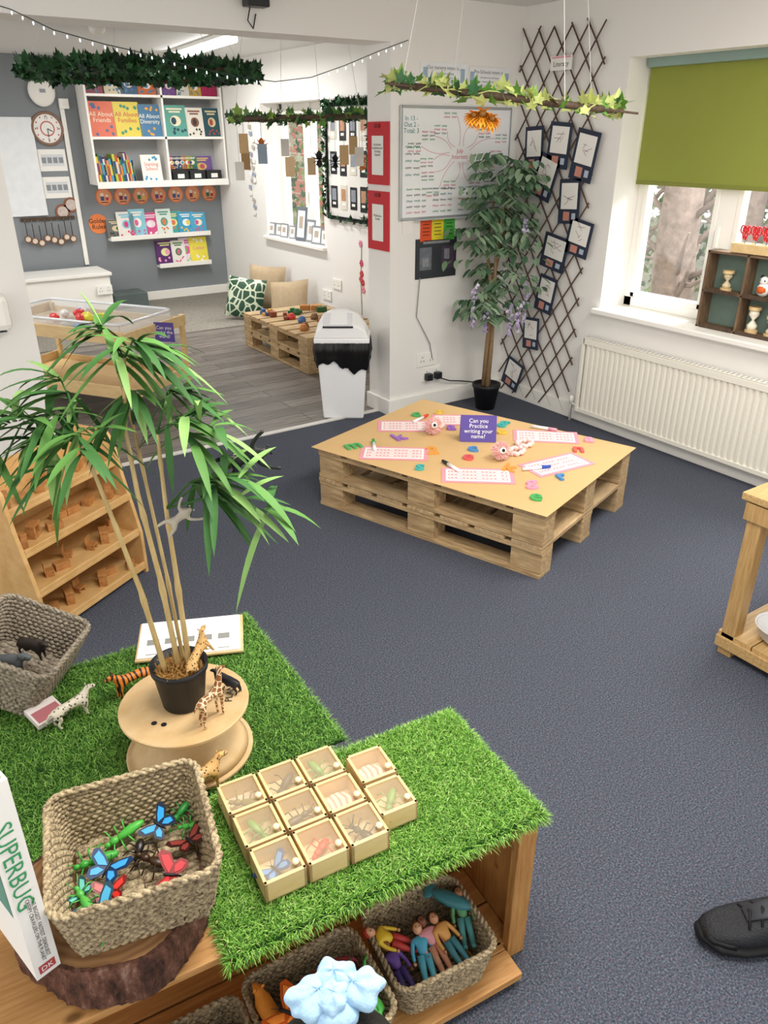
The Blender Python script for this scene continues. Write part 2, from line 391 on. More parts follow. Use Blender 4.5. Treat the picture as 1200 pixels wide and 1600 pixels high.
for i,(x,y,r) in enumerate([(2.14,2.94,-35),(1.87,2.68,-38),(2.02,2.27,-38),(2.39,2.17,-5),(2.60,2.45,-42),(2.42,2.86,-36)]):
    m=M().box(-.155,.155,-.08,.08,0,.001).box(-.136,.136,-.062,.062,.001,.0014,1)
    for z in (.035,0,-.035):
        m.box(-.125,.125,z-.012,z+.012,.0014,.0017,0).box(-.12,.12,z-.008,z+.008,.0017,.0019,1)
        for k in range(14): 
            if (k*7+i*3)%5: m.box(-.115+k*.0165,-.104+k*.0165,z-.003,z+.004,.0019,.0021,2)
    solo('worksheet','pink-bordered laminated writing sheet on brown paper','worksheet',m,[PINK,PAPER,PINKD],(x,y,PT),r,group='name writing sheets')
for x,y,r,c in [(2.24,2.98,20,'#e8402c'),(1.84,2.80,60,'#29a344'),(1.98,2.40,85,'#222222'),(2.27,2.18,-20,'#2b4fb0'),(2.66,2.53,-60,'#e2a0b0')]:
    t=thing('marker_pen','white dry-wipe marker pen with coloured cap','pen',(x,y,PT+.009),r,group='marker pens')
    part(t,'barrel',M().tube([(-.06,0,0),(.03,0,0)],.0075),[P('#efefef',.4)],smooth=True);part(t,'cap',M().tube([(.028,0,0),(.07,0,0)],[.0088,.007]),[P(c,.4)],smooth=True)
cols=['#4fae62','#eba04a','#4b8fcc','#e0605a','#9a6abf','#e8c550','#47b3ae','#f0a0b8']
for i,(x,y,s) in enumerate([(1.76,2.86,'m'),(2.03,2.60,'2'),(2.2,2.52,'c'),(2.12,2.45,'e'),(2.3,2.80,'a'),(2.40,3.02,'s'),(2.56,2.70,'g'),(2.15,2.08,'g'),(2.07,1.97,'e'),(2.18,2.25,'k'),(2.30,2.06,'r'),(2.60,2.24,'n'),(2.0,2.83,'k'),(2.46,2.62,'e'),(1.87,2.48,'s'),(2.74,2.30,'a'),(2.27,3.06,'c')]):
    vs,fs=TX[s];m=M();k=.112;n=len(vs)
    m.add([(a*k,b*k,.009) for a,b,_ in vs],fs);m.add([(a*k,b*k,0) for a,b,_ in vs],fs)
    ed={}
    for f in fs:
        for a,b in zip(f,f[1:]+f[:1]): ed[(a,b)]=1
    for (a,b) in ed:
        if (b,a) not in ed: m.add([(vs[a][0]*k,vs[a][1]*k,0),(vs[b][0]*k,vs[b][1]*k,0),(vs[b][0]*k,vs[b][1]*k,.009),(vs[a][0]*k,vs[a][1]*k,.009)],[(0,1,2,3)])
    solo('plastic_letter','coloured plastic letter lying on brown paper','letter',m,[P(cols[i%8],.35)],(x,y,PT),U(-65,-5),group='plastic letters')
PURP=P('#5c4c9c',.6)
t=thing('tent_card','purple folded sign with white handwriting','sign',(2.30,2.60,PT),-38)
m=M();m.X=Matrix.Translation((0,-.03,0))@Euler((RD(-18),0,0)).to_matrix().to_4x4();m.box(-.085,.085,-.001,.001,0,.125);m.text('Can you\nPractice\nwriting your\nname?',0,.063,.027,1,1,-.0015);m.X=Matrix.Translation((0,.05,0))@Euler((RD(18),0,0)).to_matrix().to_4x4();m.box(-.085,.085,-.001,.001,0,.125)
part(t,'card',m,[PURP,P('#ffffff',.6)])
def fuzzy(loc,rz):
    t=thing('pom_pom_toy','fluffy pink toy with one big eye','toy',loc,rz,group='fluffy pink toys',sc=.85);m=M()
    for k in range(420):
        d=Vector((random.gauss(0,1),random.gauss(0,1),random.gauss(0,1))).normalized();m.tube([d*.03,d*U(.045,.056)],[.003,.0012],4,random.randint(0,1))
    m.ell((0,0,0),.034)
    part(t,'fur',m,[P('#f6d3c8',.9),P('#f2b5b6',.9)],stuff=True);m=M().ell((0,-.044,.018),.018,0).ell((0,-.058,.024),.009,1);part(t,'eye',m,[P('#ffffff',.2),BLACK],smooth=True)
fuzzy((2.17,2.78,PT+.044),-30);fuzzy((2.22,2.35,PT+.044),-30)
for x,y in [(2.24,2.85),(2.33,2.37),(2.43,2.42)]:
    m=M();pts=[(math.cos(a)*.036,math.sin(a)*.032,.012+.005*math.sin(a*7)) for a in [6.2832*k/28 for k in range(28)]];m.tube(pts,[.011+.003*math.sin(k*2.1) for k in range(28)],8,0,True)
    solo('scrunchie','pink and cream fabric scrunchie','scrunchie',m,[spots('mat_scrunchie','#f4cdc8','#fff4ec',60,.3)],(x,y,PT),smooth=True,group='scrunchies')
# ------------------------------------------------------------------ L shaped crates and grass
def blades(x0,x1,y0,y1,n,L0,L1,wd,over,zt,drop=.018):
    vs=[];fs=[];mi=[]
    for k in range(n):
        x=U(x0-over,x1+over);y=U(y0-over,y1+over);z=zt
        ox=max(0,x-x1,x0-x);oy=max(0,y-y1,y0-y);o=max(ox,oy)
        dx,dy=random.gauss(0,.5),random.gauss(0,.5)
        if o>0:
            z=zt-U(0,drop)
            if x>x1:dx+=.7
            if x<x0:dx-=.7
            if y>y1:dy+=.7
            if y<y0:dy-=.7
            x=min(max(x,x0),x1)+ (.003 if x>x1 else -.003 if x<x0 else 0);y=min(max(y,y0),y1)+(.003 if y>y1 else -.003 if y<y0 else 0)
        L=U(L0,L1)*(.75 if o>0 else 1);d=Vector((dx,dy,1.0 if o==0 else .45)).normalized()
        a=U(0,6.28);s=Vector((math.cos(a),math.sin(a),0))*wd/2
        p=Vector((x,y,z));q=p+d*L*.55;r=p+d*L+Vector((dx*.3*L,dy*.3*L,-.25*L))
        i=len(vs);vs+=[tuple(p-s),tuple(p+s),tuple(q+s*.8),tuple(q-s*.8),tuple(r)]
        fs+=[(i,i+1,i+2,i+3),(i+3,i+2,i+4)];c=random.choice((0,0,1,1,1,2,3));mi+=[c,c]
    m=M();m.v=vs;m.f=fs;m.m=mi;return m
def crate(label,loc,rz,L,W,H,cubby=True):
    t=thing('wooden_crate_unit',label,'storage unit',loc,rz)
    part(t,'top_panel',M().box(-L/2,L/2,-W/2+.006,W/2,H-.016,H),[PINE],.002)
    m=M()
    n=int(W/.1)
    for k in range(n): m.box(-L/2+.02,L/2-.02,-W/2+k*W/n+.003,-W/2+(k+1)*W/n-.003,.02,.035)
    part(t,'bottom_slats',m,[PINE],.001)
    part(t,'back_panel',M().box(-L/2,L/2,W/2-.012,W/2,.02,H-.02),[PINE],.001)
    for sx in (-1,1):
        part(t,'side_panel',M().box(min(sx*L/2,sx*(L/2-.018)),max(sx*L/2,sx*(L/2-.018)),-W/2,W/2,0,H-.02),[PINEY],.002)
    part(t,'front_post',M().box(L/2-.045,L/2,-W/2-.012,-W/2+.01,0,H-.01),[PINEY],.002)
    part(t,'front_rail',M().box(-L/2,L/2-.05,-W/2-.01,-W/2+.01,.0,.035),[PINE],.002)
    part(t,'bottom_ledge',M().box(-L/2,L/2-.05,-W/2-.07,-W/2-.011,.015,.035),[PINE],.002)
    return t
ca,sa=math.cos(RD(-6)),math.sin(RD(-6))
def A(x,y,z=.4):
    return (.862+ca*x-sa*y,.722+sa*x+ca*y,z)
LA=1.22
c=A(-LA/2,.175,0);crate('open-fronted pine crate unit topped with artificial grass',c,-6,LA,.31,.40)
LB=1.05;WB=.60
cB=(.655-LB/2+.005,1.445,0);crate('low pine crate unit under an artificial grass mat',(cB[0],cB[1]+.035,0),-3,LB,WB-.09,.385)
t=thing('artificial_grass_mat','bright green artificial grass draped over a pine crate','artificial grass',A(0,0,.402),-6)
part(t,'backing',M().box(-.625,.004,.010,.340,0,.008).box(-.001,.005,.008,.340,-.016,.008).box(-.625,.004,.008,.012,-.010,.008),[P('#2f5a1e',.9)],.002)
part(t,'grass_blades',blades(-.625,.004,.008,.340,54000,.011,.024,.0021,.014,.008,.024),[G1,G2,G3,G4],stuff=True)
t=thing('artificial_grass_mat','darker green artificial grass mat with toy animals','artificial grass',(cB[0],cB[1],.387),-3)
part(t,'backing',M().box(-LB/2-.01,LB/2+.02,-WB/2+.02,WB/2,0,.008),[P('#2a501c',.9)],.002)
part(t,'grass_blades',blades(-.42,LB/2+.02,-WB/2+.02,WB/2,54000,.010,.019,.002,.007,.008),[P('#5a8c34',.7,.3,30),P('#78ab45',.7,.25,30),P('#437228',.7),P('#a0c868',.7)],stuff=True)
# ------------------------------------------------------------------ woven basket
def rrect(w,d,r,n):
    per=2*(w+d);out=[]
    for k in range(n):
        s=per*k/n
        if s<w: x,y,nx,ny=-w/2+s,-d/2,0,-1
        elif s<w+d: x,y,nx,ny=w/2,-d/2+s-w,1,0
        elif s<2*w+d: x,y,nx,ny=w/2-(s-w-d),d/2,0,1
        else: x,y,nx,ny=-w/2,d/2-(s-2*w-d),-1,0
        ax=max(-w/2+r,min(w/2-r,x));ay=max(-d/2+r,min(d/2-r,y));v=Vector((x-ax,y-ay))
        if v.length>0 and (x!=ax and y!=ay): v.normalize();x,y,nx,ny=ax+v.x*r,ay+v.y*r,v.x,v.y
        out.append((x,y,nx,ny))
    return out
def basket(label,loc,rz,w,d,h,mat=WICK,rows=16,rot=None,taper=.86,n=240):
    t=thing('woven_basket',label,'basket',loc,rz,rot=rot)
    m=M();rr=h/rows*.56
    for j in range(rows):
        f=taper+(1-taper)*j/(rows-1);pts=[]
        for k,(x,y,nx,ny) in enumerate(rrect(w*f,d*f,.03,n)):
            o=.0022*math.sin(k*math.pi/2+(j%2)*math.pi+.8);pts.append((x+nx*o,y+ny*o,.006+h*j/rows+U(-.0005,.0005)))
        m.tube(pts,rr,6,0,True)
    part(t,'woven_wall',m,[mat],smooth=True)
    m=M()
    for ph in (0,math.pi):
        pts=[]
        for k,(x,y,nx,ny) in enumerate(rrect(w*1.0,d*1.0,.03,n)):
            a=k*math.pi/4+ph;pts.append((x+nx*.003*math.sin(a),y+ny*.003*math.sin(a),h+.0025*math.cos(a)))
        m.tube(pts,.0040,6,0,True)
    part(t,'braided_rim',m,[mat],smooth=True)
    m=M()
    for k in range(14):
        y=-d*taper/2+.006+k*(d*taper-.012)/13;m.tube([(-w*taper/2+.01+i*(w*taper-.02)/12,y,.006+.003*math.sin(i*2+k*math.pi)) for i in range(13)],d*taper/26,6)
    part(t,'woven_base',m,[mat],smooth=True);return t
# log
t=thing('log_slice','thick bark-edged log slice on the crate','log slice',(.116,.972,.402))
n=150;m=M();LH=.088
random.seed(77)
rad=[.150+.006*math.sin(6.2832*k/n*3)+.003*math.sin(6.2832*k/n*8+1) for k in range(n)]
rib=[U(-.0025,.003) for k in range(n)]
vs=[];zs=[0,.008,.02,.034,.048,.062,.076,LH]
for zi,z in enumerate(zs):
    for k in range(n):
        r=rad[k]*(1.03 if 0<zi<7 else 1.0)+(rib[(k+zi//2)%n]+U(-.0012,.0012) if 0<zi<7 else rib[k]*.5);a=6.2832*k/n;vs.append((r*math.cos(a),r*math.sin(a),z))
fs=[(i*n+k,i*n+(k+1)%n,(i+1)*n+(k+1)%n,(i+1)*n+k) for i in range(7) for k in range(n)]
m.add(vs,fs);part(t,'bark',m,[BARK],smooth=True)
m=M().add([((rad[k]+rib[k]*.5)*math.cos(6.2832*k/n)*.955,(rad[k]+rib[k]*.5)*math.sin(6.2832*k/n)*.955,LH+.0005) for k in range(n)],[tuple(range(n))]);m.add([((rad[k]+rib[k]*.5)*math.cos(6.2832*k/n),(rad[k]+rib[k]*.5)*math.sin(6.2832*k/n),LH) for k in range(n)],[tuple(range(n))],1);part(t,'cut_face',m,[LOGEND,BARK])
BX=(.155,.948,.494)
basket('square seagrass basket full of toy insects on a log',BX,-12,.245,.245,.115)
random.seed(52)
def butterfly(loc,rz,c1,c2,s=1,lab='plastic toy butterfly with patterned open wings'):
    t=thing('toy_butterfly',lab,'toy insect',loc,rot=(U(-.3,.3),U(-.3,.3),RD(rz)),group='toy insects',sc=s)
    for sx in (-1,1):
        m=M();W=[(0,.012),(.022,.03),(.045,.042),(.056,.034),(.05,.012),(.03,.0),(.04,-.014),(.036,-.032),(.022,-.036),(.008,-.02),(0,-.008)]
        m.quad([(sx*x,y,.004+x*.25) for x,y in W],0)
        W2=[(.004,.009),(.022,.024),(.042,.034),(.044,.016),(.024,.002)];m.quad([(sx*x,y,.0058+x*.25) for x,y in W2],1)
        W3=[(.006,-.004),(.022,-.003),(.033,-.015),(.028,-.028),(.014,-.02)];m.quad([(sx*x,y,.0058+x*.25) for x,y in W3],1)
        m.quad([(sx*x,y,.002+x*.25) for x,y in W],0);part(t,'wing',m,[P(c2,.4),P(c1,.35)])
    m=M().tube([(0,-.022,.004),(0,0,.006),(0,.016,.005),(0,.022,.005)],[.002,.004,.004,.003],6).tube([(0,.02,.006),(.01,.036,.01)],.0008,4).tube([(0,.02,.006),(-.01,.036,.01)],.0008,4)
    part(t,'body',m,[BLACK],smooth=True)
def crawler(loc,rz,c,s=1,name='toy_beetle',lab='plastic toy beetle with six legs',nl=3,long=1):
    t=thing(name,lab,'toy insect',loc,rot=(U(-.3,.3),U(-.3,.3),RD(rz)),group='toy insects',sc=s);m=M()
    m.ell((0,-.012*long,.008),(.009,.017*long,.007)).ell((0,.01,.008),(.007,.009,.006)).ell((0,.022,.008),(.005,.006,.005));part(t,'body',m,[P(c,.35)],smooth=True)
    m=M()
    for k in range(nl):
        for sx in (-1,1):
            y=-.012+k*.012;m.tube([(sx*.005,y,.008),(sx*.018,y+.003*(k-1),.016),(sx*.03,y+.008*(k-1),0)],.0014,5)
    for sx in (-1,1): m.tube([(sx*.003,.025,.009),(sx*.012,.045,.014)],.0008,4)
    part(t,'legs',m,[P(c,.45)],smooth=True)
def inb(x,y,z=.02):
    a=RD(-12);return (BX[0]+x*math.cos(a)-y*math.sin(a),BX[1]+x*math.sin(a)+y*math.cos(a),BX[2]+z)
BLUE='#2f9fe0'
for x,y,z,r,c1,c2,s in [(.045,.070,.035,30,BLUE,'#0a1a3a',.58),(-.045,.005,.04,-50,'#3f9fe0','#12305a',.66),(-.06,-.065,.04,20,'#4aa9d0','#1a4050',.62),(.05,-.045,.04,60,'#e02a30','#8a1418',.66),(-.045,-.035,.035,-20,'#e0362b','#7a1010',.5),(.088,.015,.035,10,'#8a3a32','#3a1510',.6),(-.085,-.02,.035,40,'#7ad0c0','#1a4a50',.4)]:
    butterfly(inb(x,y,z),r,c1,c2,s)
GRC=('#3f','#4f','#2f','#57','#53','#45')
for x,y,z,r,c,s in [(-.07,.045,.02,80,'#3fa03a',1.0),(-.02,.08,.02,95,'#4fb043',1.0),(.08,.088,.025,120,'#2f8a3a',.8),(-.085,-.03,.03,10,'#57b04a',.9),(.02,.01,.02,45,'#3a2414',1.0),(.0,-.075,.02,-30,'#5a3320',1.0),(.07,-.085,.02,200,'#4a2c1a',.9),(-.07,-.09,.03,60,'#53b551',.8),(.005,.035,.02,150,'#201a16',.9),(.095,.055,.025,70,'#45a040',.8)]:
    g=c.startswith(GRC);crawler(inb(x,y,z),r,c,s,*(('toy_grasshopper','green plastic toy grasshopper with bent legs') if g else ('toy_beetle','dark brown plastic toy beetle with six legs')),long=1.6 if g else 1)
# specimen boxes
LIDM,nt_,b_=base('mat_clear_lid');b_.inputs['Base Color'].default_value=hx('#f0dfc0');b_.inputs['Alpha'].default_value=.14;b_.inputs['Roughness'].default_value=.25
def minibox(x,y,rz,kind,i):
    t=thing('specimen_box','small blonde wood box with clear sliding lid','wooden box',(x,y,.420),rz,group='specimen boxes')
    a=.0385;b=.0405;h=.046;m=M()
    m.box(-a,a,-b,b,0,.004).box(-a,-a+.006,-b,b,0,h).box(a-.006,a,-b,b,0,h).box(-a,a,-b,-b+.006,0,h-.006).box(-a,a,b-.006,b,0,h)
    part(t,'box_body',m,[PLYB],.001);part(t,'lining',M().box(-a+.006,a-.006,-b+.006,b-.006,.004,.006),[P({'shell':'#e8c9a8','worm':'#efd9c0'}.get(kind,'#dfc79a'),.7)])
    part(t,'lid',M().box(-a+.005,a-.005,-b+.003,b-.005,h-.006,h-.003),[LIDM]);part(t,'knob',M().lathe([(.003,0),(.003,.004),(.0065,.007),(.006,.011),(.001,.013)],(a-.014,-b+.016,h-.003),12),[P('#f2e3bd',.3)],smooth=True)
    part(t,'lid_stop',M().box(-a,a,-b,-b+.007,h-.008,h-.0),[PLYB],.001)
    z=.420+.014
    if kind=='blue': butterfly((x-.004,y,z+.004),rz+20,'#6aa6e0','#2f5590',.62)
    elif kind=='red': crawler((x,y,z),rz+130,'#d8402a',1,'toy_frog','red plastic toy frog inside a box',2)
    elif kind=='spider': crawler((x,y,z),rz+30,'#24201c',1,'toy_spider','black plastic toy spider inside a box',4)
    elif kind=='shell': solo('agate_slice','banded cream and pink stone slice in a box','stone',M().lathe([(.028,0),(.03,.006),(.026,.01)],n=14),[stripes('mat_agate','#f1dcc6','#d59b8a',25)],(x,y,z-.006),rz)
    else: crawler((x,y,z),rz+i*70,{'green':'#6d9a43','brown':'#5a4a35','worm':'#8a7a4a'}[kind],1,'toy_insect','plastic toy insect inside a box',3,1.3)
kinds=[['blue','red','spider'],['green','brown','shell'],['worm','brown','green']]
i=0
for r in range(3):
    for c in range(3):
        minibox(.372+.0815*c+.006*r,.882-.0085*c+.086*r,-6,kinds[r][c],i);i+=1
minibox(.618,.892,-7,'green',2);minibox(.632,.979,-7,'shell',3)
# ------------------------------------------------------------------ cable reel + bamboo
RX,RY,RZ=.367,1.292,.400
t=thing('cable_reel','small round plywood cable reel used as a stand','cable reel',(RX,RY,RZ))
part(t,'bottom_disc',M().lathe([(.132,0),(.134,.003),(.134,.008),(.132,.010)],n=48),[PLY])
part(t,'drum',M().lathe([(.125,.010),(.112,.022),(.092,.045),(.08,.07),(.074,.095),(.072,.122)],n=48),[PLY],smooth=True)
m=M().lathe([(.132,.122),(.134,.124),(.134,.129),(.132,.131)],n=48)
m.X=Matrix.Translation((.085,-.02,.1325))@Euler((RD(-90),0,RD(60))).to_matrix().to_4x4();m.text('THE\nPLANT',0,0,.022,1,0)
m.X=Matrix.Identity(4)
for a,b in ((-.075,-.03),(-.06,-.045)): m.lathe([(.006,.1315),(.006,.1319)],(a,b,0),12,1)
part(t,'top_disc',m,[PLY,BLACK])
PZ=RZ+.132
t=thing('potted_bamboo','artificial bamboo plant in a black plastic pot','potted plant',(RX,RY,PZ),-34.1)
part(t,'pot',M().lathe([(.040,0),(.043,.002),(.054,.085),(.058,.087),(.059,.1),(.054,.1),(.050,.082)],n=32),[BLACK],smooth=True)
m=M().lathe([(.051,.078),(.049,.084)],n=20)
for k in range(300):
    a=U(0,6.28);r=U(0,.048);m.tube([(r*math.cos(a),r*math.sin(a),.082),(r*math.cos(a)+U(-.014,.014),r*math.sin(a)+U(-.014,.014),U(.088,.104))],.0012,3)
part(t,'straw_mulch',m,[P('#b98e4f',.9,.3,60)],stuff=True)
canes=[[(0,0,.08),(-.012,0,.3),(-.03,0,.48),(-.038,.01,.60),(-.02,.01,.73)],[(.020,.005,.08),(.02,.0,.3),(.018,0,.45),(.024,-.01,.60)],[(-.025,-.01,.08),(-.05,-.01,.28),(-.085,-.01,.46),(-.11,-.01,.58)],[(.005,.02,.08),(-.005,.02,.3),(-.03,.03,.6),(-.05,.04,.73)]]
for j,cn in enumerate(canes):
    pts=[Vector(p) for p in cn];fine=[]
    for i in range(len(pts)-1):
        for q in range(8): fine.append(pts[i].lerp(pts[i+1],q/8))
    fine.append(pts[-1]);K=len(fine);b0=.0062 if j<3 else .0045
    rr=[b0*(1-.5*i/K)*(1.3 if i%7==0 else 1) for i in range(K)]
    part(t,'cane',M().tube(fine,rr,8),[BAMB],smooth=True)
random.seed(45)
cl=[(-.17,0,.62,9),(-.25,-.02,.61,8),(.02,0,.73,8),(.137,-.03,.61,9),(.19,-.08,.54,9),(.23,-.1,.49,8),(-.086,-.08,.59,9),(-.07,.05,.76,9),(-.02,.03,.66,7),(.09,-.02,.58,9),(-.14,-.05,.55,8),(.05,.05,.66,7),(-.14,.02,.69,9),(-.30,0,.62,8),(-.19,.0,.55,7),(-.04,.02,.70,6),(.13,-.06,.52,7)]
lfm=M()
for (x,y,z,nn) in cl:
    best=min((Vector(p) for cn in canes for p in cn[2:]),key=lambda q:(q-Vector((x,y,z-.03))).length)
    e=Vector((x,y,z));part(t,'twig',M().tube([best,(best+e)/2+Vector((0,0,.03)),e],[.0025,.002,.0012],5),[BL2],smooth=True)
    out=Vector((x+.02,y,0));out=out.normalized() if out.length>.03 else Vector((.2,-.5,0))
    for k in range(nn+6):
        f=U(.3,1.05);b=best.lerp(e,f)+Vector((0,0,.03*4*f*(1-f) if f<1 else 0))
        d=out*U(.2,1.0)+Vector((U(-.85,.85),U(-.85,.85),U(-.4,.5)))
        lfm.leaf(b,d,U(.085,.14),U(.012,.019),random.choice((0,0,1,1,2)),U(.25,.7),7)
part(t,'foliage',lfm,[BL1,BL2,BL3],smooth=True)
# ------------------------------------------------------------------ quadruped toys
def quad(name,label,loc,rz,L,mat,neck=.16,leg=.42,rot=None,fat=1,head=1,tail=.35,group='toy animals',ear=None):
    t=thing(name,label,'toy animal',loc,rz,rot=rot,group=group,sc=L)
    z=leg+.12
    p=[(-.36,0,z),(-.1,0,z-.02),(.18,0,z),(.34,0,z+.03),(.42,0,z+.08+neck*.6),(.46,0,z+.12+neck),(.6,0,z+.1+neck),(.68,0,z+.06+neck)]
    r=[.125*fat,.12*fat,.13*fat,.12*fat,.08*fat,.075*head,.06*head,.035*head];e=[(i,i+1) for i in range(7)]
    def add(par,pts,rs):
        q=par
        for a,b in zip(pts,rs): p.append(a);r.append(b);e.append((q,len(p)-1));q=len(p)-1
    for s in (-1,1):
        o=U(-.05,.05)
        add(0,[(-.38,s*.09,z-.12),(-.34+o,s*.095,z*.52),(-.43+o,s*.095,z*.3),(-.4+o,s*.095,.02),(-.35+o,s*.095,.012)],[.085*fat,.055,.035,.03,.032])
        add(3,[(.33,s*.09,z-.12),(.33-o,s*.09,z*.48),(.34-o,s*.09,.03),(.38-o,s*.09,.012)],[.065*fat,.042,.032,.034])
    add(0,[(-.5,0,z+.02),(-.6,.03,z-.12),(-.62,.05,z-.12-tail*.5)],[.035,.022,.018])
    skin(t,'body',p,e,r,mat)
    m=M()
    for s in (-1,1): m.ell((.46,s*.06*head,z+.19+neck),(.02,.03*head,.035*head),0,8)
    part(t,'ears',m,[ear or mat],smooth=True);m=M()
    for s in (-1,1): m.ell((.58,s*.05*head,z+.14+neck),.012,0,6)
    part(t,'eyes',m,[BLACK],smooth=True)
    return t
quad('toy_giraffe','patterned plastic giraffe standing on the reel',(.395,1.205,PZ),25,.072,GIR,.52,.72,head=.9)
quad('toy_tiger','orange striped plastic tiger behind the reel',(.325,1.55,.402),-170,.095,TIG,.12,.36)
quad('toy_gorilla','black plastic gorilla standing on the reel',(.458,1.275,PZ),120,.062,BLACK,.08,.34,fat=1.3)
quad('toy_leopard','spotted plastic leopard climbing the plant pot',(RX+.05,RY-.012,PZ+.088),20,.080,LEO,rot=(0,RD(-28),RD(35)))
quad('toy_leopard','spotted plastic leopard on the grass by the boxes',(.335,1.15,.412),10,.10,LEO,.1,.34)
quad('toy_snow_leopard','pale spotted plastic leopard on the grass',(.18,1.53,.402),15,.095,SNOW,.1,.34)
def ape(name,label,loc,rot,s,mat):
    t=thing(name,label,'toy animal',loc,rot=rot,group='toy monkeys',sc=s)
    p=[(0,0,0),(.0,0,.3),(0,0,.55),(0,-.03,.72),(0,-.06,.8)];r=[.13,.14,.13,.1,.1];e=[(0,1),(1,2),(2,3),(3,4)]
    def add(par,pts,rs):
        q=par
        for a,b in zip(pts,rs): p.append(a);r.append(b);e.append((q,len(p)-1));q=len(p)-1
    for q in (-1,1):
        add(2,[(q*.25,-.05,.5),(q*.42,-.1,.75),(q*.5,-.15,.95)],[.06,.045,.05]);add(0,[(q*.2,-.15,-.1),(q*.25,-.2,-.35),(q*.25,-.3,-.38)],[.07,.05,.05])
    add(0,[(0,.2,-.1),(0,.4,.1),(0,.45,.35)],[.03,.025,.02])
    skin(t,'body',p,e,r,mat);m=M().ell((-.1,-.03,.85),.035,0,8).ell((.1,-.03,.85),.035,0,8);part(t,'ears',m,[mat],smooth=True)
ape('toy_monkey','grey plastic monkey clinging to the bamboo cane',(RX+.02,RY-.03,PZ+.43),(0,.9,-.6),.055,P('#b0a797',.6,.2,4))
ape('toy_monkey','black plastic monkey hanging in the leaves',(RX+.125,RY-.10,PZ+.55),(0,1.2,-.6),.075,BLACK)
t=thing('picture_book','open white book with printed animals on the grass','book',(.515,1.665,.412),rot=(RD(2),0,RD(-24)))
part(t,'backing_board',M().box(-.135,.135,-.08,.08,0,.006),[PLY],.001);m=M().box(-.13,.127,-.075,.075,.006,.010)
for k in range(5):
    for s in (-1,1): m.box(-.11+k*.045,-.08+k*.045,-.045+s*.02,-.032+s*.03,.010,.0105,1)
part(t,'pages',m,[PAPER,P('#8a8a86')])
solo('picture_card','small printed packet of cards on the grass','card packet',M().box(-.035,.035,-.03,.03,0,.014).box(-.03,.03,-.025,.01,.014,.015,1),[P('#e6dcd8',.3),P('#b06a70',.5)],(.13,1.57,.412),rot=(.2,0,.3),bev=.001)
basket('grey willow basket tipped forward with animals inside',(.095,1.735,.425),0,.22,.26,.13,WICKG,13,rot=(RD(-6),RD(22),RD(-38)))
quad('toy_rhinoceros','grey plastic rhinoceros in a tipped basket',(.08,1.69,.470),-35,.10,P('#5f6468',.6,.2,3),.0,.28,fat=1.35,head=1.5)
quad('toy_bear','dark brown plastic bear in a tipped basket',(.15,1.735,.468),-60,.085,P('#2f2723',.6,.2,3),.05,.28,fat=1.4,head=1.3)
quad('toy_badger','black and white plastic animal in a tipped basket',(.05,1.76,.480),60,.085,ZEB,.05,.28,fat=1.3,head=1.3)
# SUPERBUG book
t=thing('insect_book','large white hardback book standing upright by a basket','book',(-.006,.872,.492),rot=(0,0,RD(14)))
BH=.37
m=M().box(-.018,.018,0,.006,0,BH);m.X=Matrix.Translation((-.005,-.0005,.225))@Euler((0,RD(90),0)).to_matrix().to_4x4();m.text('SUPERBUG',0,0,.034,1,1);m.X=Matrix.Translation((.002,-.0005,.095))@Euler((0,RD(90),0)).to_matrix().to_4x4();m.text('THE BIGGEST, FASTEST, DEADLIEST\nCREEPY CRAWLERS ON THE PLANET',0,0,.0078,2,1)
m.X=Matrix.Identity(4);m.rect(0,.016,.024,.016,3,1);m.text('DK',0,.016,.013,4,2)
part(t,'spine',m,[PAPER,P('#3f9a62'),BLACK,P('#b94a4a'),P('#ffffff')],.001)
m=M().box(-.018,-.015,.006,.24,0,BH);m.add([(-.0185,.02,.12),(-.0185,.22,.12),(-.0185,.22,.35),(-.0185,.02,.35)],[(0,1,2,3)],1);part(t,'cover',m,[PAPER,P('#3f8f86',.4,.5,25)]);part(t,'cover',M().box(.015,.018,.006,.24,0,BH),[PAPER]);part(t,'pages',M().box(-.015,.015,.006,.235,.004,BH-.004),[P('#e7e0d0')])
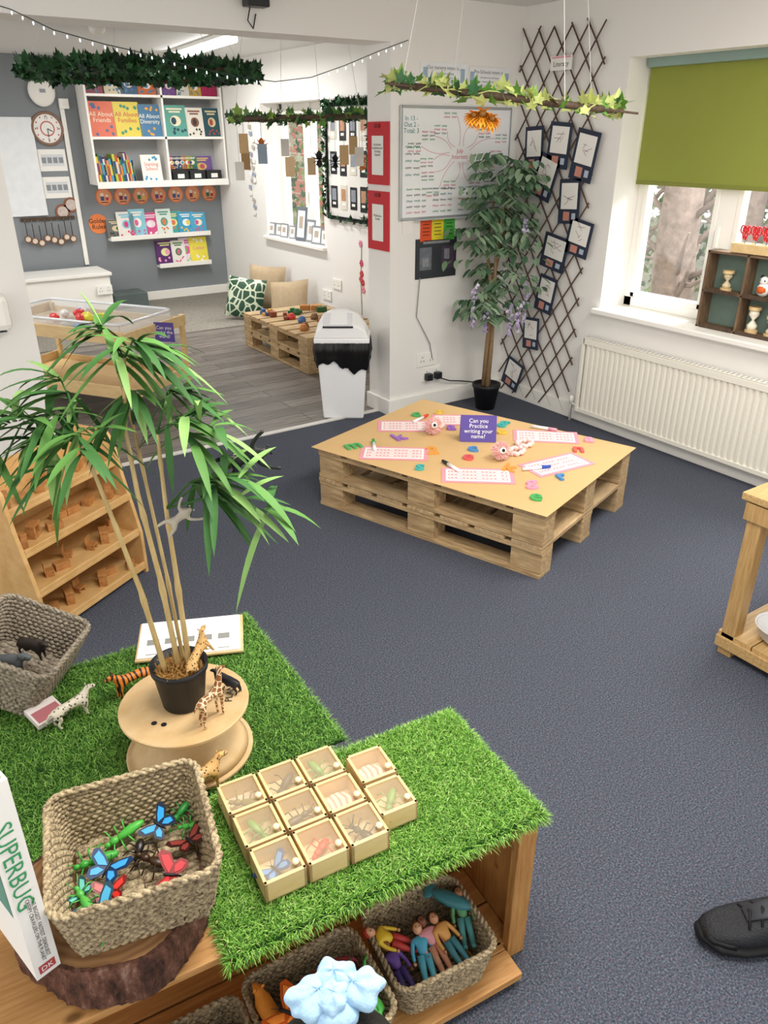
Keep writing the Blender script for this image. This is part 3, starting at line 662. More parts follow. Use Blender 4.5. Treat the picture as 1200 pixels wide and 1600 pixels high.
# baskets inside the crate
b1=A(-.215,.062,.037);basket('seagrass basket full of small figures in the crate',b1,-8,.222,.19,.105)
b2=A(-.47,.035,.037);basket('seagrass basket of sea creature toys in the crate',b2,-4,.235,.20,.12)
b3=A(-.715,.012,.037);basket('seagrass basket of farm animals in the crate',b3,-6,.225,.20,.12)
def doll(loc,rot,top,bot,skinc,hair,s=.1):
    t=thing('toy_figure','small plastic toy person in colourful clothes','toy figure',loc,rot=rot,group='toy figures',sc=s)
    p=[(0,0,.48),(0,0,.62),(0,0,.76),(0,0,.83)];r=[.1,.1,.11,.05];e=[(0,1),(1,2),(2,3)]
    def add(par,pts,rs):
        q=par
        for a,b in zip(pts,rs): p.append(a);r.append(b);e.append((q,len(p)-1));q=len(p)-1
    for q in (-1,1): add(2,[(q*.14,0,.74),(q*.19,0,.58),(q*.2,-.03,.42)],[.05,.04,.035])
    skin(t,'torso',p,e,r,P(top,.5))
    m=M()
    for q in (-1,1): m.tube([(q*.06,0,.5),(q*.075,0,.28),(q*.08,0,.05),(q*.08,-.06,.02)],[.075,.06,.045,.045],8)
    part(t,'legs',m,[P(bot,.5)],smooth=True);m=M().ell((0,0,.93),(.085,.09,.105),0,12).ell((0,-.09,.92),.014,0,6)
    for q in (-1,1): m.ell((q*.03,-.082,.95),.012,1,6)
    part(t,'head',m,[P(skinc,.5),BLACK],smooth=True);part(t,'hair',M().ell((0,.03,.965),(.095,.09,.095),0,12),[P(hair,.8)],smooth=True)
    for q in (-1,1): part(t,'hand',M().ell((q*.2,-.03,.39),.035,0,6),[P(skinc,.5)],smooth=True)
dl=[(-.290,.05,'#6a4a9a','#4d4080','#8a5a3c','#2a1d15',8),(-.250,.05,'#55b4d4','#65c2d8','#e0ac86','#7a4a20',-12),(-.208,.055,'#e9a2aa','#d99a7a','#7d4e34','#1d1512',4),(-.168,.05,'#e0a45a','#4c8e9a','#c98f68','#3a2416',14),(-.145,.075,'#5f9a6a','#5aa0a0','#9a6a48','#241a14',-18),(-.24,.125,'#e9c53a','#c8433f','#d8a27c','#b23a2a',60)]
for i,(x,y,a,b,c,d,rz) in enumerate(dl): doll(A(x,y-.065,.085+.004*i),(RD(-66),0,RD(-6+rz)),a,b,c,d,.115)
solo('toy_fish','teal plastic toy leaf fish on a basket','toy fish',M().ell((0,0,0),(.018,.05,.012)).ell((0,.05,0),(.022,.012,.004)),[P('#3f7f86',.4)],A(-.135,.10,.140),30,smooth=True)
random.seed(19)
for x,y,z,c,s in [(-.52,.03,.12,'#8a2a3e',.12),(-.44,.08,.12,'#9b3c4c',.11),(-.40,.02,.12,'#4faa4a',.10),(-.56,.06,.12,'#f4963a',.10),(-.55,-.01,.14,'#f0c52f',.11),(-.47,.0,.13,'#3a6ab0',.08),(-.51,-.02,.14,'#e0b030',.09)]:
    quad('toy_creature','brightly coloured plastic creature in a basket',A(x,y-.02,z+.0),U(0,360),s,P(c,.4,.3,3),.05,.25,fat=1.5,head=1.4,group='bright toy creatures')
butterfly(A(-.54,.0,.205),40,'#ee8a3a','#c85a20',.9);crawler(A(-.41,.0,.19),70,'#43b04c',1.6,'toy_frog','green plastic toy frog on a basket',2)
for x,y,mt,s,r in [(-.78,-.01,ZEB,.12,40),(-.73,.04,P('#d4ae84',.6,.2,3),.14,170),(-.68,-.01,P('#c79d70',.6,.2,3),.13,230),(-.76,.05,P('#efeae0',.6,.2,3),.12,10),(-.71,-.04,P('#dfc84a',.6,.2,3),.10,100),(-.66,.03,P('#4a3c32',.6,.2,3),.11,-30)]:
    quad('toy_animal','plastic farm or zoo animal piled in a basket',A(x,y,.12),r,s,mt,.15,.35,rot=(U(-.6,.6),U(-.5,.3),RD(r)),group='farm toy animals')
# child at the bottom edge
t=thing('person','small dark-haired child standing with a light blue hair bow','person',(.204,.385,0),-30)
p=[(0,0,.34),(0,0,.44),(0,0,.52),(0,0,.585),(0,.01,.63)];r=[.085,.08,.085,.035,.035];e=[(0,1),(1,2),(2,3),(3,4)]
def addp(par,pts,rs):
    q=par
    for a,b in zip(pts,rs): p.append(a);r.append(b);e.append((q,len(p)-1));q=len(p)-1
for q in (-1,1):
    addp(2,[(q*.1,0,.52),(q*.12,-.0,.40),(q*.12,.03,.30)],[.035,.03,.022]);addp(0,[(q*.05,0,.30),(q*.06,0,.17),(q*.06,0,.05),(q*.06,.05,.025)],[.055,.042,.03,.028])
skin(t,'body',p,e,r,P('#5a6f9a',.8))
SK=P('#d9a684',.6)
part(t,'head',M().ell((0,.01,.680),(.074,.084,.090),0,20).ell((0,.092,.675),(.01,.012,.014),0,8),[SK],smooth=True)
for q in (-1,1): part(t,'eye',M().ell((q*.03,.086,.69),.009,0,8),[BLACK],smooth=True);part(t,'ear',M().ell((q*.080,.01,.675),(.01,.018,.025),0,8),[SK],smooth=True)
part(t,'mouth',M().ell((0,.086,.642),(.022,.01,.006),0,8),[P('#b0605a',.6)],smooth=True)
m=M().ell((0,-.008,.697),(.086,.090,.090),0,30);m.ell((0,.01,.720),(.080,.088,.070),0,24)
part(t,'hair',m,[P('#15110f',.6,.3,80,.5,200)],smooth=True)
def ruf(ph): return lambda a,g:1+.10*math.sin(4*g+2*a+ph)*math.sin(a)+.08*math.sin(3*a-5*g+ph*2)+.03*math.sin(9*g+3*a)
m=M().ell((-.022,.064,.792),(.029,.022,.015),0,56,(0,.35,.25),ruf(0)).ell((.024,.070,.792),(.028,.022,.015),0,56,(0,-.3,-.15),ruf(2)).ell((0,.084,.793),(.024,.020,.014),0,56,(0,0,0),ruf(4)).ell((-.002,.060,.800),(.018,.016,.010),0,50,(0,0,1),ruf(1)).ell((0,.05,.784),(.025,.018,.016),0,20)
part(t,'hair_bow',m,[P('#a9cbe6',.9,.12,30,.4,60)],smooth=True)
# ------------------------------------------------------------------ dollhouse shelf
DSX,DSY=.270,2.505
t=thing('display_shelf','low four-tier light wood shelf holding wooden blocks','shelf unit',(DSX,DSY,0),32)
W=.54
for x in (0,W-.016):
    prof=[(0,0),(.26,0),(.26,.60),(.10,.60),(.07,.55),(.05,.42),(.02,.28),(0,.18)]
    m=M();n=len(prof);m.add([(x,y,z) for y,z in prof]+[(x+.016,y,z) for y,z in prof],[tuple(range(n)),tuple(range(2*n-1,n-1,-1))]+[(i,n+i,n+(i+1)%n,(i+1)%n) for i in range(n)])
    part(t,'side_panel',m,[PLYW],.002)
part(t,'back_panel',M().box(.016,W-.016,.248,.26,.02,.58),[PLYW])
for z,y in [(.02,.0),(.17,.005),(.32,.03),(.46,.07)]:
    part(t,'shelf',M().box(.016,W-.016,y,.248,z,z+.014).box(.016,W-.016,y,y+.012,z+.014,z+.03),[PLYW],.002)
zr=RD(32)
def DS(x,y,z): return (DSX+x*math.cos(zr)-y*math.sin(zr),DSY+x*math.sin(zr)+y*math.cos(zr),z)
random.seed(3)
for zi,(z,y0) in enumerate([(.034,.04),(.184,.05),(.334,.07),(.474,.11)]):
    for k in range(7):
        x=.05+k*.072+U(-.01,.01);y=y0+U(0,.07);m=M();ty=random.randint(0,3)
        if ty==0: m.cb((0,0,.014),(.055,.032,.028))
        elif ty==1: m.cb((0,0,.008),(.052,.03,.016)).cb((-.020,0,.028),(.012,.03,.03)).cb((.020,0,.028),(.012,.03,.03)).cb((0,0,.048),(.055,.032,.010))
        elif ty==2: m.cb((0,0,.015),(.032,.032,.03)).cb((0,0,.042),(.026,.026,.024),0,(0,0,.5))
        else: m.cb((0,0,.02),(.036,.034,.006)).cb((0,.015,.036),(.036,.005,.032)).cb((-.014,0,.010),(.006,.03,.02)).cb((.014,0,.010),(.006,.03,.02))
        solo('wooden_block','small brown wooden dollhouse block','wooden block',m,[BLOCK],DS(x,y,z),U(0,90),bev=.0012,group='blocks on the display shelf')
solo('wooden_block','small blue-painted wooden tray','wooden block',M().cb((0,0,.015),(.05,.05,.03)).cb((0,0,.031),(.04,.04,.002),1),[BLOCK,P('#2a5aa0')],DS(.045,.012,.034),40,bev=.001)
# ------------------------------------------------------------------ right table + bowl + shoe
t=thing('workbench','rough timber play bench with lower slatted shelf','bench',(2.17,1.165,0))
for x in (.0,.75):
    for y in (-.06,-.75): part(t,'leg',M().box(x,x+.05,y,y+.05,0,.57),[BENCHY],.003)
m=M()
for k in range(6): m.box(-.015,.86,-.86+k*.146+.004,-.86+(k+1)*.146,.575,.60)
part(t,'top',m,[BENCH],.003);m=M()
for k in range(6): m.box(.0,.81,-.75+k*.125+.004,-.75+(k+1)*.125,.065,.085)
part(t,'lower_shelf',m,[BENCH],.002);part(t,'rail',M().box(-.010,0,-.76,0,.51,.57),[BENCHY],.002);part(t,'rail',M().box(-.010,0,-.76,0,.03,.07),[BENCH],.002)
solo('metal_bowl','small shiny steel bowl on the lower shelf','bowl',M().lathe([(.05,0),(.07,.02),(.085,.06),(.09,.062),(.08,.055),(.065,.02),(.045,.006)],n=32),[P('#dcdcdc',.3,.02)],(2.275,1.005,.086),smooth=True)
t=thing('shoe','black lace-up trainer on the carpet','shoe',(1.335,.440,0),145.8,sc=1.02)
def loft(secs,n=20):
    m=M();vs=[]
    for (x,w,h,z) in secs:
        for k in range(n):
            a=6.2832*k/n;c_,s_=math.cos(a),math.sin(a);vs.append((x,w*math.copysign(abs(c_)**.8,c_),z+h*math.copysign(abs(s_)**.8,s_)))
    K=len(secs);fs=[(i*n+k,(i+1)*n+k,(i+1)*n+(k+1)%n,i*n+(k+1)%n) for i in range(K-1) for k in range(n)]+[tuple(range(n)),tuple(range(K*n-1,(K-1)*n-1,-1))]
    return m.add(vs,fs)
part(t,'upper',loft([(-.15,.015,.03,.055),(-.145,.03,.042,.062),(-.11,.037,.05,.07),(-.05,.038,.054,.074),(0,.041,.048,.065),(.04,.045,.038,.055),(.08,.047,.029,.046),(.115,.042,.023,.041),(.14,.033,.017,.037),(.155,.018,.011,.032)]),[P('#222327',.5,.25,60,.5,300)],smooth=True)
part(t,'toe_guard',loft([(.100,.048,.014,.032),(.12,.044,.016,.033),(.145,.034,.014,.032),(.160,.019,.011,.030)]),[P('#111214',.35)],smooth=True)
part(t,'sole',loft([(-.158,.02,.014,.017),(-.15,.036,.018,.019),(-.08,.042,.018,.019),(0,.044,.016,.017),(.08,.054,.015,.017),(.13,.047,.016,.020),(.166,.018,.012,.026)]),[P('#0f0f11',.6)],smooth=True)
part(t,'tongue',loft([(-.075,.018,.006,.128),(-.03,.022,.006,.118),(.03,.022,.005,.098),(.075,.016,.004,.080)]),[P('#2e3035',.6)],smooth=True)
m=M()
for k in range(6):
    x=.075-k*.025;z=.078+k*.0090;m.tube([(x,-.03,z-.006),(x-.01,0,z+.010),(x-.02,.03,z-.006)],.0032,6).tube([(x,.03,z-.006),(x-.01,0,z+.014),(x-.02,-.03,z-.006)],.0032,6)
for s in (-1,1): m.tube([(-.035+.035*math.cos(a),s*.028+s*.024*math.sin(a)*1.0,.130+.008*math.cos(a)) for a in [6.2832*k/14 for k in range(14)]],.0032,6,0,True)
part(t,'laces',m,[P('#0c0c0d',.7)],smooth=True);part(t,'collar',M().tube([(-.13+.05*math.cos(a)+.03,.032*math.sin(a),.118+.01*math.cos(a)) for a in [6.2832*k/20 for k in range(20)]],.008,8,0,True),[BLK2],smooth=True)
# ------------------------------------------------------------------ middle wall furniture
def board(name,label,cat,loc,rz,w,h,t=.004,mats=(),draw=None,group=None,bev=0,rot=None):
    m=M().box(-w/2,w/2,-t,0,-h/2,h/2,0)
    if draw: draw(m,-t)
    return solo(name,label,cat,m,list(mats),loc,rz,rot=rot,group=group,bev=bev)
MAG=P('#d2607a',.5);TEAL=P('#1f857e',.5);GRN=P('#2f9a4a',.5)
t=thing('whiteboard','large whiteboard with handwritten mind map','whiteboard',(3.11,YW-.002,1.455))
m=M().box(-.39,.39,-.012,0,-.285,.285,0);random.seed(5)
def scrib(m,x,z,w,mi,y0=-.0125,hgt=.008):
    n=max(4,int(w/.006));pr=None
    for k in range(n+1):
        if k%9==8: pr=None;continue
        q=(x+w*k/n,z+(hgt if k%2 else -hgt)*random.uniform(.4,1))
        if pr: 
            dx,dz=q[0]-pr[0],q[1]-pr[1];l=math.hypot(dx,dz) or 1;ox,oz=-dz/l*.0013,dx/l*.0013
            m.quad([(pr[0]-ox,y0-.0008,pr[1]-oz),(q[0]-ox,y0-.0008,q[1]-oz),(q[0]+ox,y0-.0008,q[1]+oz),(pr[0]+ox,y0-.0008,pr[1]+oz)],mi)
        pr=q
m.text('July\nInterests',.02,.05,.034,1,1,-.0125);m.text('In 13 -\nOut 2 -\nTotal: 3',-.33,.2,.034,3,1,-.0125)
for k in range(15):
    a=6.2832*k/15;r0=.06;r1=(.15,.19,.13)[k%3];ex,ez=.02+r1*1.5*math.cos(a),.05+r1*1.05*math.sin(a);sx_,sz_=.02+r0*1.3*math.cos(a),.05+r0*.7*math.sin(a)
    pr=None;bw=.02 if k%2 else -.015
    for q in range(9):
        tt=q/8;x=sx_+(ex-sx_)*tt-bw*math.sin(a)*math.sin(tt*3.14);z=sz_+(ez-sz_)*tt+bw*math.cos(a)*math.sin(tt*3.14)
        if pr:
            dx,dz=x-pr[0],z-pr[1];l=math.hypot(dx,dz);ox,oz=-dz/l*.0011,dx/l*.0011;m.quad([(pr[0]-ox,-.0133,pr[1]-oz),(x-ox,-.0133,z-oz),(x+ox,-.0133,z+oz),(pr[0]+ox,-.0133,pr[1]+oz)],1)
        pr=(x,z)
    for li in range(3): 
        xx=ex+(.005 if math.cos(a)>0 else -.095);zz=ez-.019*li+.02*math.sin(a)+.01
        if abs(zz)<.265 and -.37<xx<.29: scrib(m,xx,zz,.09,(1,2,4)[(li+k)%3],hgt=.006)
for k in range(4):
    for j in range(5): scrib(m,-.36+k*.19,-.13-j*.031,.14,(4,2,3,2,1)[(k+j)%5],hgt=.007)
for j in range(5): scrib(m,-.37,.09-j*.036,.10,(3,2)[j%2],hgt=.007)
part(t,'writing_surface',m,[P('#f1f2f3',.25,.01),MAG,P('#3a3a3e'),TEAL,GRN])
m=M().box(-.4,.4,-.016,0,.28,.295).box(-.4,.4,-.016,0,-.295,-.28).box(-.405,-.39,-.016,0,-.295,.295).box(.39,.405,-.016,0,-.295,.295);part(t,'frame',m,[P('#b9bcbe',.35,metal=.6)],.003)
m=M().box(-.3,.3,-.05,-.016,-.297,-.29);part(t,'pen_tray',m,[P('#b9bcbe',.35)],.002)
INTN=[P('#eef0f2',.6),P('#5a5f66',.6),P('#9fb6c8',.6)]
def dpost(title):
    def d(m,y):
        m.text(title,0,.035,.026,1,1,y)
        for k,s in enumerate(('Innovative care and design','Creating a life-long love','Nurture each child to thrive')): m.text(s,0,.008-k*.02,.013,1,1,y)
        m.rect(-.13,.0,.03,.07,2,1,y).rect(.13,.0,.03,.07,2,1,y)
    return d
board('poster','white poster about the nursery intent','poster',(3.005,YW-.002,1.90),0,.33,.12,.003,INTN,dpost('Our nursery intent is...'))
board('poster','white poster about the pre-school intent','poster',(3.335,YW-.002,1.89),0,.3,.12,.003,INTN,dpost('Pre-Schools intent is...'))
def tri(m,y):
    for k in range(3): m.rect(-.087+k*.087,-.01,.086,.13,k+1,1,y)
    for k in range(3):
        for j in range(4): m.rect(-.087+k*.087,.02-j*.02,.05,.004,4,2,y)
board('traffic_light_card','laminated red yellow and green card strip','poster',(2.99,YW-.002,1.11),0,.265,.15,.003,[PAPER,P('#e0552a'),P('#e5d330'),P('#4fae45'),BLACK],tri)
board('sticky_note','small white printed note on the wall','note',(2.77,YW-.002,1.125),0,.075,.075,.002,[PAPER])
def dd(m,y):
    m.rect(-.08,.0,.09,.13,1,1,y).rect(.09,.0,.1,.13,2,1,y).rect(0,.095,.2,.02,3,1,y).rect(-.08,-.02,.05,.05,3,2,y).rect(.08,.02,.04,.06,3,2,y)
board('poster','dark poster with small photographs','poster',(2.985,YW-.002,.935),0,.31,.23,.003,[P('#33363b',.5),P('#6a7078',.5,.5,40),P('#4f3f55',.5,.5,40),P('#8a8c90',.5,.6,60)],dd)
def sock(loc,rz,plugs=True,w=.147):
    t=thing('wall_socket','white double electrical wall socket','socket',loc,rz)
    m=M().box(-w/2,w/2,-.01,0,-.043,.043);
    for s in (-1,1):
        for a,b in ((0,.018),(-.011,-.008),(.011,-.008)): m.rect(s*w/4+a,b,.005,.009,1,1,-.01)
    part(t,'faceplate',m,[TRIM,BLACK],.002)
    if plugs:
        for s in (-1,1): part(t,'plug',M().cb((s*w/4,-.03,-.01),(.045,.04,.045)),[BLK2],.006)
    return t
sock((2.93,YW-.001,.32),0,False);sock((2.97,YW-.001,.22),0,True)
m=M().tube([(2.86,YW-.012,.83),(2.84,YW-.012,.6),(2.95,YW-.012,.42),(2.97,YW-.012,.32)],.003,6);solo('power_cable','thin grey cable running down the wall','cable',m,[P('#8a8a8c')],smooth=True)
m=M().tube([(3.0,YW-.05,.2),(3.1,YW-.04,.16),(3.2,YW-.03,.14),(3.33,YW-.03,.11)],.004,6);solo('power_cable','black cable drooping from a wall socket','cable',m,[BLACK],smooth=True)
def dred(title):
    def d(m,y):
        m.rect(0,-.01,.115,.2,1,1,y);m.text(title,0,.02,.019,2,2,y)
    return d
for z,s in ((1.51,'Accidents\nIncidents and\nExisting\nInjuries'),(1.155,'Medication\nForms')):
    t=thing('wall_folder','red plastic document folder fixed to the wall','folder',(2.65-.001,3.96,z),-90,group='red wall folders')
    m=M().box(-.105,.105,-.012,0,-.16,.16);dred(s)(m,-.012);part(t,'pocket',m,[RED,PAPER,BLACK],.003);part(t,'clip',M().cb((0,-.016,.14),(.05,.008,.02)),[P('#8c1a22')],.002)
# swing bin
t=thing('swing_bin','white plastic swing-top bin with black liner','bin',(2.415,4.02,0),-34)
def frus(m,w0,d0,w1,d1,z0,z1,mi=0,dx=0,dy=0):
    return m.add([(-w0/2,-d0/2,z0),(w0/2,-d0/2,z0),(w0/2,d0/2,z0),(-w0/2,d0/2,z0),(-w1/2+dx,-d1/2+dy,z1),(w1/2+dx,-d1/2+dy,z1),(w1/2+dx,d1/2+dy,z1),(-w1/2+dx,d1/2+dy,z1)],[(0,3,2,1),(4,5,6,7),(0,1,5,4),(1,2,6,5),(2,3,7,6),(3,0,4,7)],mi)
part(t,'body',frus(M(),.25,.17,.31,.20,0,.47),[P('#f0f0f1',.35,.02)],.012)
m=M();K=96
vs=[];random.seed(12)
fold=[U(-.005,.010) for _ in range(K)]
for j,(z,o) in enumerate([(.335,.010),(.36,.020),(.39,.015),(.425,.022),(.455,.017),(.485,.012)]):
    w=.25+.06*z/.47;d=.17+.03*z/.47
    for k,(x,y,nx,ny) in enumerate(rrect(w,d,.02,K)):
        q=o+fold[k]+U(-.002,.002);vs.append((x+nx*q,y+ny*q,z+(.030*math.sin(k*.21)+.012*math.sin(k*.8) if j==0 else .020*math.sin(k*.21) if j==1 else 0)))
m.add(vs,[(j*K+k,j*K+(k+1)%K,(j+1)*K+(k+1)%K,(j+1)*K+k) for j in range(5) for k in range(K)])
part(t,'liner',m,[P('#151517',.25,.2)],smooth=True)
lid=M();frus(lid,.335,.225,.335,.225,.48,.515)
pr=[(-.165,.515),(-.150,.585),(-.115,.640),(-.06,.668),(.03,.668),(.10,.640),(.145,.585),(.165,.515)];n=len(pr)
lid.add([(x,-.110,.515+(z-.515)*.55) for x,z in pr]+[(x*.97,-.02,z) for x,z in pr]+[(x*.97,.05,z-.01) for x,z in pr]+[(x,.110,.515+(z-.515)*.45) for x,z in pr],[tuple(range(n))[::-1]]+[(j*n+i,j*n+i+1,(j+1)*n+i+1,(j+1)*n+i) for j in range(3) for i in range(n-1)]+[tuple(range(3*n,4*n))])
part(t,'lid',lid,[P('#f8f8f8',.35,.02)],.008)
fl=M();fl.X=Matrix.Translation((-.02,-.072,.613))@Euler((RD(-52),0,0)).to_matrix().to_4x4();fl.box(-.085,.085,-.010,.004,-.048,.05);part(t,'flap',fl,[P('#e4e5e8',.3)],.006)
fl=M();fl.X=Matrix.Translation((-.02,-.072,.61))@Euler((RD(-52),0,0)).to_matrix().to_4x4();fl.box(-.09,.09,-.004,.0,-.056,-.044);part(t,'flap_gap',fl,[P('#2a2b2e',.5)])
# wisteria tree
t=thing('artificial_wisteria_tree','tall artificial wisteria tree with lilac flowers','potted tree',(3.25,3.62,0))
part(t,'pot',M().lathe([(.06,0),(.085,.14),(.092,.145),(.093,.165),(.085,.165),(.08,.15)],n=28),[BLACK],smooth=True)
m=M();
for k in range(3):
    a=k*2.1;m.tube([(.02*math.cos(a),.02*math.sin(a),.1),(.016*math.cos(a+1),.016*math.sin(a+1),.4),(.02*math.cos(a+2.2),.02*math.sin(a+2.2),.7),(.05*math.cos(a),.05*math.sin(a),1.0),(.06*math.cos(a)+.05,.05*math.sin(a),1.3)],[.017,.014,.012,.009,.005],7)
part(t,'trunk',m,[P('#8a6f50',.8,.3,30)],smooth=True)
random.seed(11);m=M();fl=M()
for k in range(165):
    z=U(.60,1.52) if k%3 else U(1.0,1.5);a=U(0,6.28);r=U(.02,.26)*(1.2-abs(z-1.05)*.8);x,y=r*math.cos(a)+.10*(z-.7),min(.16,r*math.sin(a))
    d=Vector((math.cos(a),math.sin(a),-.2));b=Vector((x*.5,y*.5,z));e=Vector((x,y,z))+d*.05
    if e.y>.17:e.y=.17
    if e.x>.25:e.x=.25
    for q in range(6):
        pp=b.lerp(e,q/5);s=1 if q%2 else -1;dd_=Vector((-d.y*s,d.x*s,-.4))+d*.4
        if pp.y>.13: dd_.y=-abs(dd_.y)
        m.leaf(pp,dd_,U(.06,.085),U(.026,.036),random.choice((0,1,1,2)),.2,5)
part(t,'foliage',m,[P('#4a6b4e',.7,.25,20),P('#6f8c6c',.7,.25,20),P('#90a688',.7,.2,20)],smooth=True)
for x,y,z,l in [(-.19,-.05,.80,.26),(-.13,-.1,.66,.14),(.05,-.12,.68,.2),(.19,-.1,.78,.26),(.14,-.1,1.15,.14),(.12,-.12,.66,.16)]:
    fl=M()
    for q in range(28):
        tt=q/28;rr=.02*(1-tt*.8);fl.ivy((x+U(-rr,rr),y+U(-rr,rr),z-l*tt),.023,random.randint(0,1))
    fl.tube([(x,y,z),(x,y,z-l)],.0015,4,2)
    part(t,'flower_raceme',fl,[P('#bcaad6',.7),P('#dcd0e8',.7),IV2])
# trellis
t=thing('expanding_trellis','dark brown willow lattice trellis on the wall','trellis',(XR-.012,3.52,0))
m=M();sl=1.45;random.seed(66)
def seg(s,zc,xx):
    a,b=-.31,.31;za,zb=zc+s*sl*a,zc+s*sl*b
    lo,hi=.04,2.13
    def clip(y,z,y2,z2):
        if z<lo: f=(lo-z)/(z2-z);return (y+(y2-y)*f,lo)
        if z>hi: f=(hi-z)/(z2-z);return (y+(y2-y)*f,hi)
        return (y,z)
    if (za<lo and zb<lo) or (za>hi and zb>hi): return
    p=clip(a,za,b,zb);q=clip(b,zb,a,za)
    if math.hypot(p[0]-q[0],p[1]-q[1])<.2: return
    d=Vector((0,q[0]-p[0],q[1]-p[1])).normalized();e1,e2=U(.005,.035),U(.005,.035);k=U(-.008,.008)
    m.tube([(xx,p[0]-d.y*e1,max(.03,p[1]-d.z*e1)),(xx,(p[0]+q[0])/2+k,(p[1]+q[1])/2),(xx,q[0]+d.y*e2,max(.03,q[1]+d.z*e2))],.0048,5)
for k in range(18):
    seg(1,-.45+k*.178+U(-.01,.01),-.002);seg(-1,-.45+k*.178+U(-.01,.01),-.012)
part(t,'lattice',m,[P('#57433a',.8,.3,40)])
random.seed(4)
for i,(y,z,w,h) in enumerate([(3.66,1.53,.15,.24),(3.46,1.55,.17,.24),(3.26,1.5,.17,.26),(3.55,1.38,.17,.24),(3.34,1.26,.16,.24),(3.24,1.07,.18,.2),(3.42,.97,.2,.2),(3.46,.72,.15,.22),(3.56,.46,.14,.2),(3.70,.16,.16,.2)]):
    def dr(m,yy,w=w,h=h):
        m.rect(0,h*.12,w*.78,h*.58,1,1,yy).rect(-w*.1,-h*.33,w*.3,h*.2,2,1,yy).rect(w*.25,-h*.33,w*.18,h*.14,3,1,yy)
        for q in range(5): m.rect(U(-.02,.02)*1,h*.12+U(-.04,.04),w*U(.15,.4),.003,4,2,yy,U(-1.2,1.2))
    board('child_artwork','navy card with a drawing and small photo','artwork',(XR-.03,y,z),-90,w,h,.003,[NAVY,PAPER,P('#c88a7a'),P('#b5c0d0'),P('#a88a9a')],dr,group='artwork cards on the trellis',rot=(0,RD(random.choice((-8,-3,4,10,18))),RD(-90)))
board('name_tag','white hanging label reading literacy','sign',(XR-.03,3.5,1.96),-90,.16,.07,.003,[PAPER,BLACK,PINK],lambda m,y:(m.text('Literacy',0,-.005,.036,1,1,y),m.rect(0,.028,.14,.008,2,1,y)))
# ------------------------------------------------------------------ sill items
t=thing('cubby_shelf','dark wooden cubby shelf with green lined compartments','cubby shelf',(XR+.06,2.12,.70))
m=M();d=.085
for z in (0,.18,.37): m.box(0,d,-.33,.33,z,z+.012)
for y in (-.33,-.12,.1,.318): m.box(0,d,y,y+.012,0,.382)
part(t,'frame',m,[wood('mat_walnut','#5a4634','#7d634a',(20,5,5),3,.6,False)],.002);m=M().box(d,d+.006,-.33,.33,0,.382);part(t,'back',m,[P('#6c7f74',.8,.2)])
for z in (.0,.18): 
    for y in (-.22,0,.21): part(t,'ledge',M().box(-.004,.0,y-.09,y+.1,z,z+.02),[DARKW],.001)
def SL(y,z): return (XR+.1,2.12+y,.70+z)
for y,z in ((.22,.192),(-.06,.012)):
    t=thing('sand_timer','wooden ended sand timer','sand timer',SL(y,z),group='sand timers')
    part(t,'end_cap',M().lathe([(.028,0),(.028,.014)],n=20),[PLYB]);part(t,'end_cap',M().lathe([(.028,.086),(.028,.1)],n=20),[PLYB]);part(t,'glass_bulb',M().lathe([(.02,.014),(.022,.03),(.005,.05),(.022,.07),(.02,.086)],n=16),[P('#d8c7a0',.1)],smooth=True)
t=thing('sand_timer','wooden ended sand timer with pale sand','sand timer',SL(.04,.012),group='sand timers')
part(t,'end_cap',M().lathe([(.03,0),(.03,.016)],n=20),[PLYB]);part(t,'end_cap',M().lathe([(.03,.115),(.03,.13)],n=20),[PLYB]);part(t,'glass_bulb',M().lathe([(.022,.016),(.025,.04),(.005,.065),(.025,.09),(.022,.115)],n=16),[P('#efe6d2',.1)],smooth=True)
t=thing('toy_panda','round black and white wooden bear ornament','toy',SL(.02,.192))
m=M().ell((0,0,.035),(.03,.032,.035),0,14).ell((-.005,0,.075),.022,0,12).ell((0,.018,.095),.008,1,8).ell((0,-.018,.095),.008,1,8).ell((-.02,.01,.078),.005,1,8).ell((-.02,-.01,.078),.005,1,8).ell((-.02,.0,.035),(.012,.025,.02),2,8);part(t,'body',m,[PAPER,BLACK,P('#e5672a')],smooth=True)
t=thing('scissors_block','wooden block holding red-handled scissors','scissors holder',(XR+.09,2.21,1.085))
part(t,'block',M().box(-.035,.035,-.14,.12,0,.045),[PLYB],.004)
for k in range(8):
    y=.09-k*.028;x=-.012 if k%2 else .014;m=M()
    for s in (-1,1): m.tube([(x,y+s*.011+.010*math.cos(a),.105+.018*math.sin(a)) for a in [6.2832*q/12 for q in range(12)]],.0035,6,0,True)
    m.tube([(x,y-.008,.088),(x,y,.06)],.004,6).tube([(x,y+.008,.088),(x,y,.06)],.004,6)
    tt=thing('scissors','red-handled childrens scissors in a wooden block','scissors',(XR+.09,2.21,1.085),group='scissors in the block');part(tt,'handles',m,[RED],smooth=True);part(tt,'blades',M().box(x-.001,x+.001,y-.005,y+.005,.03,.062),[CHROME])
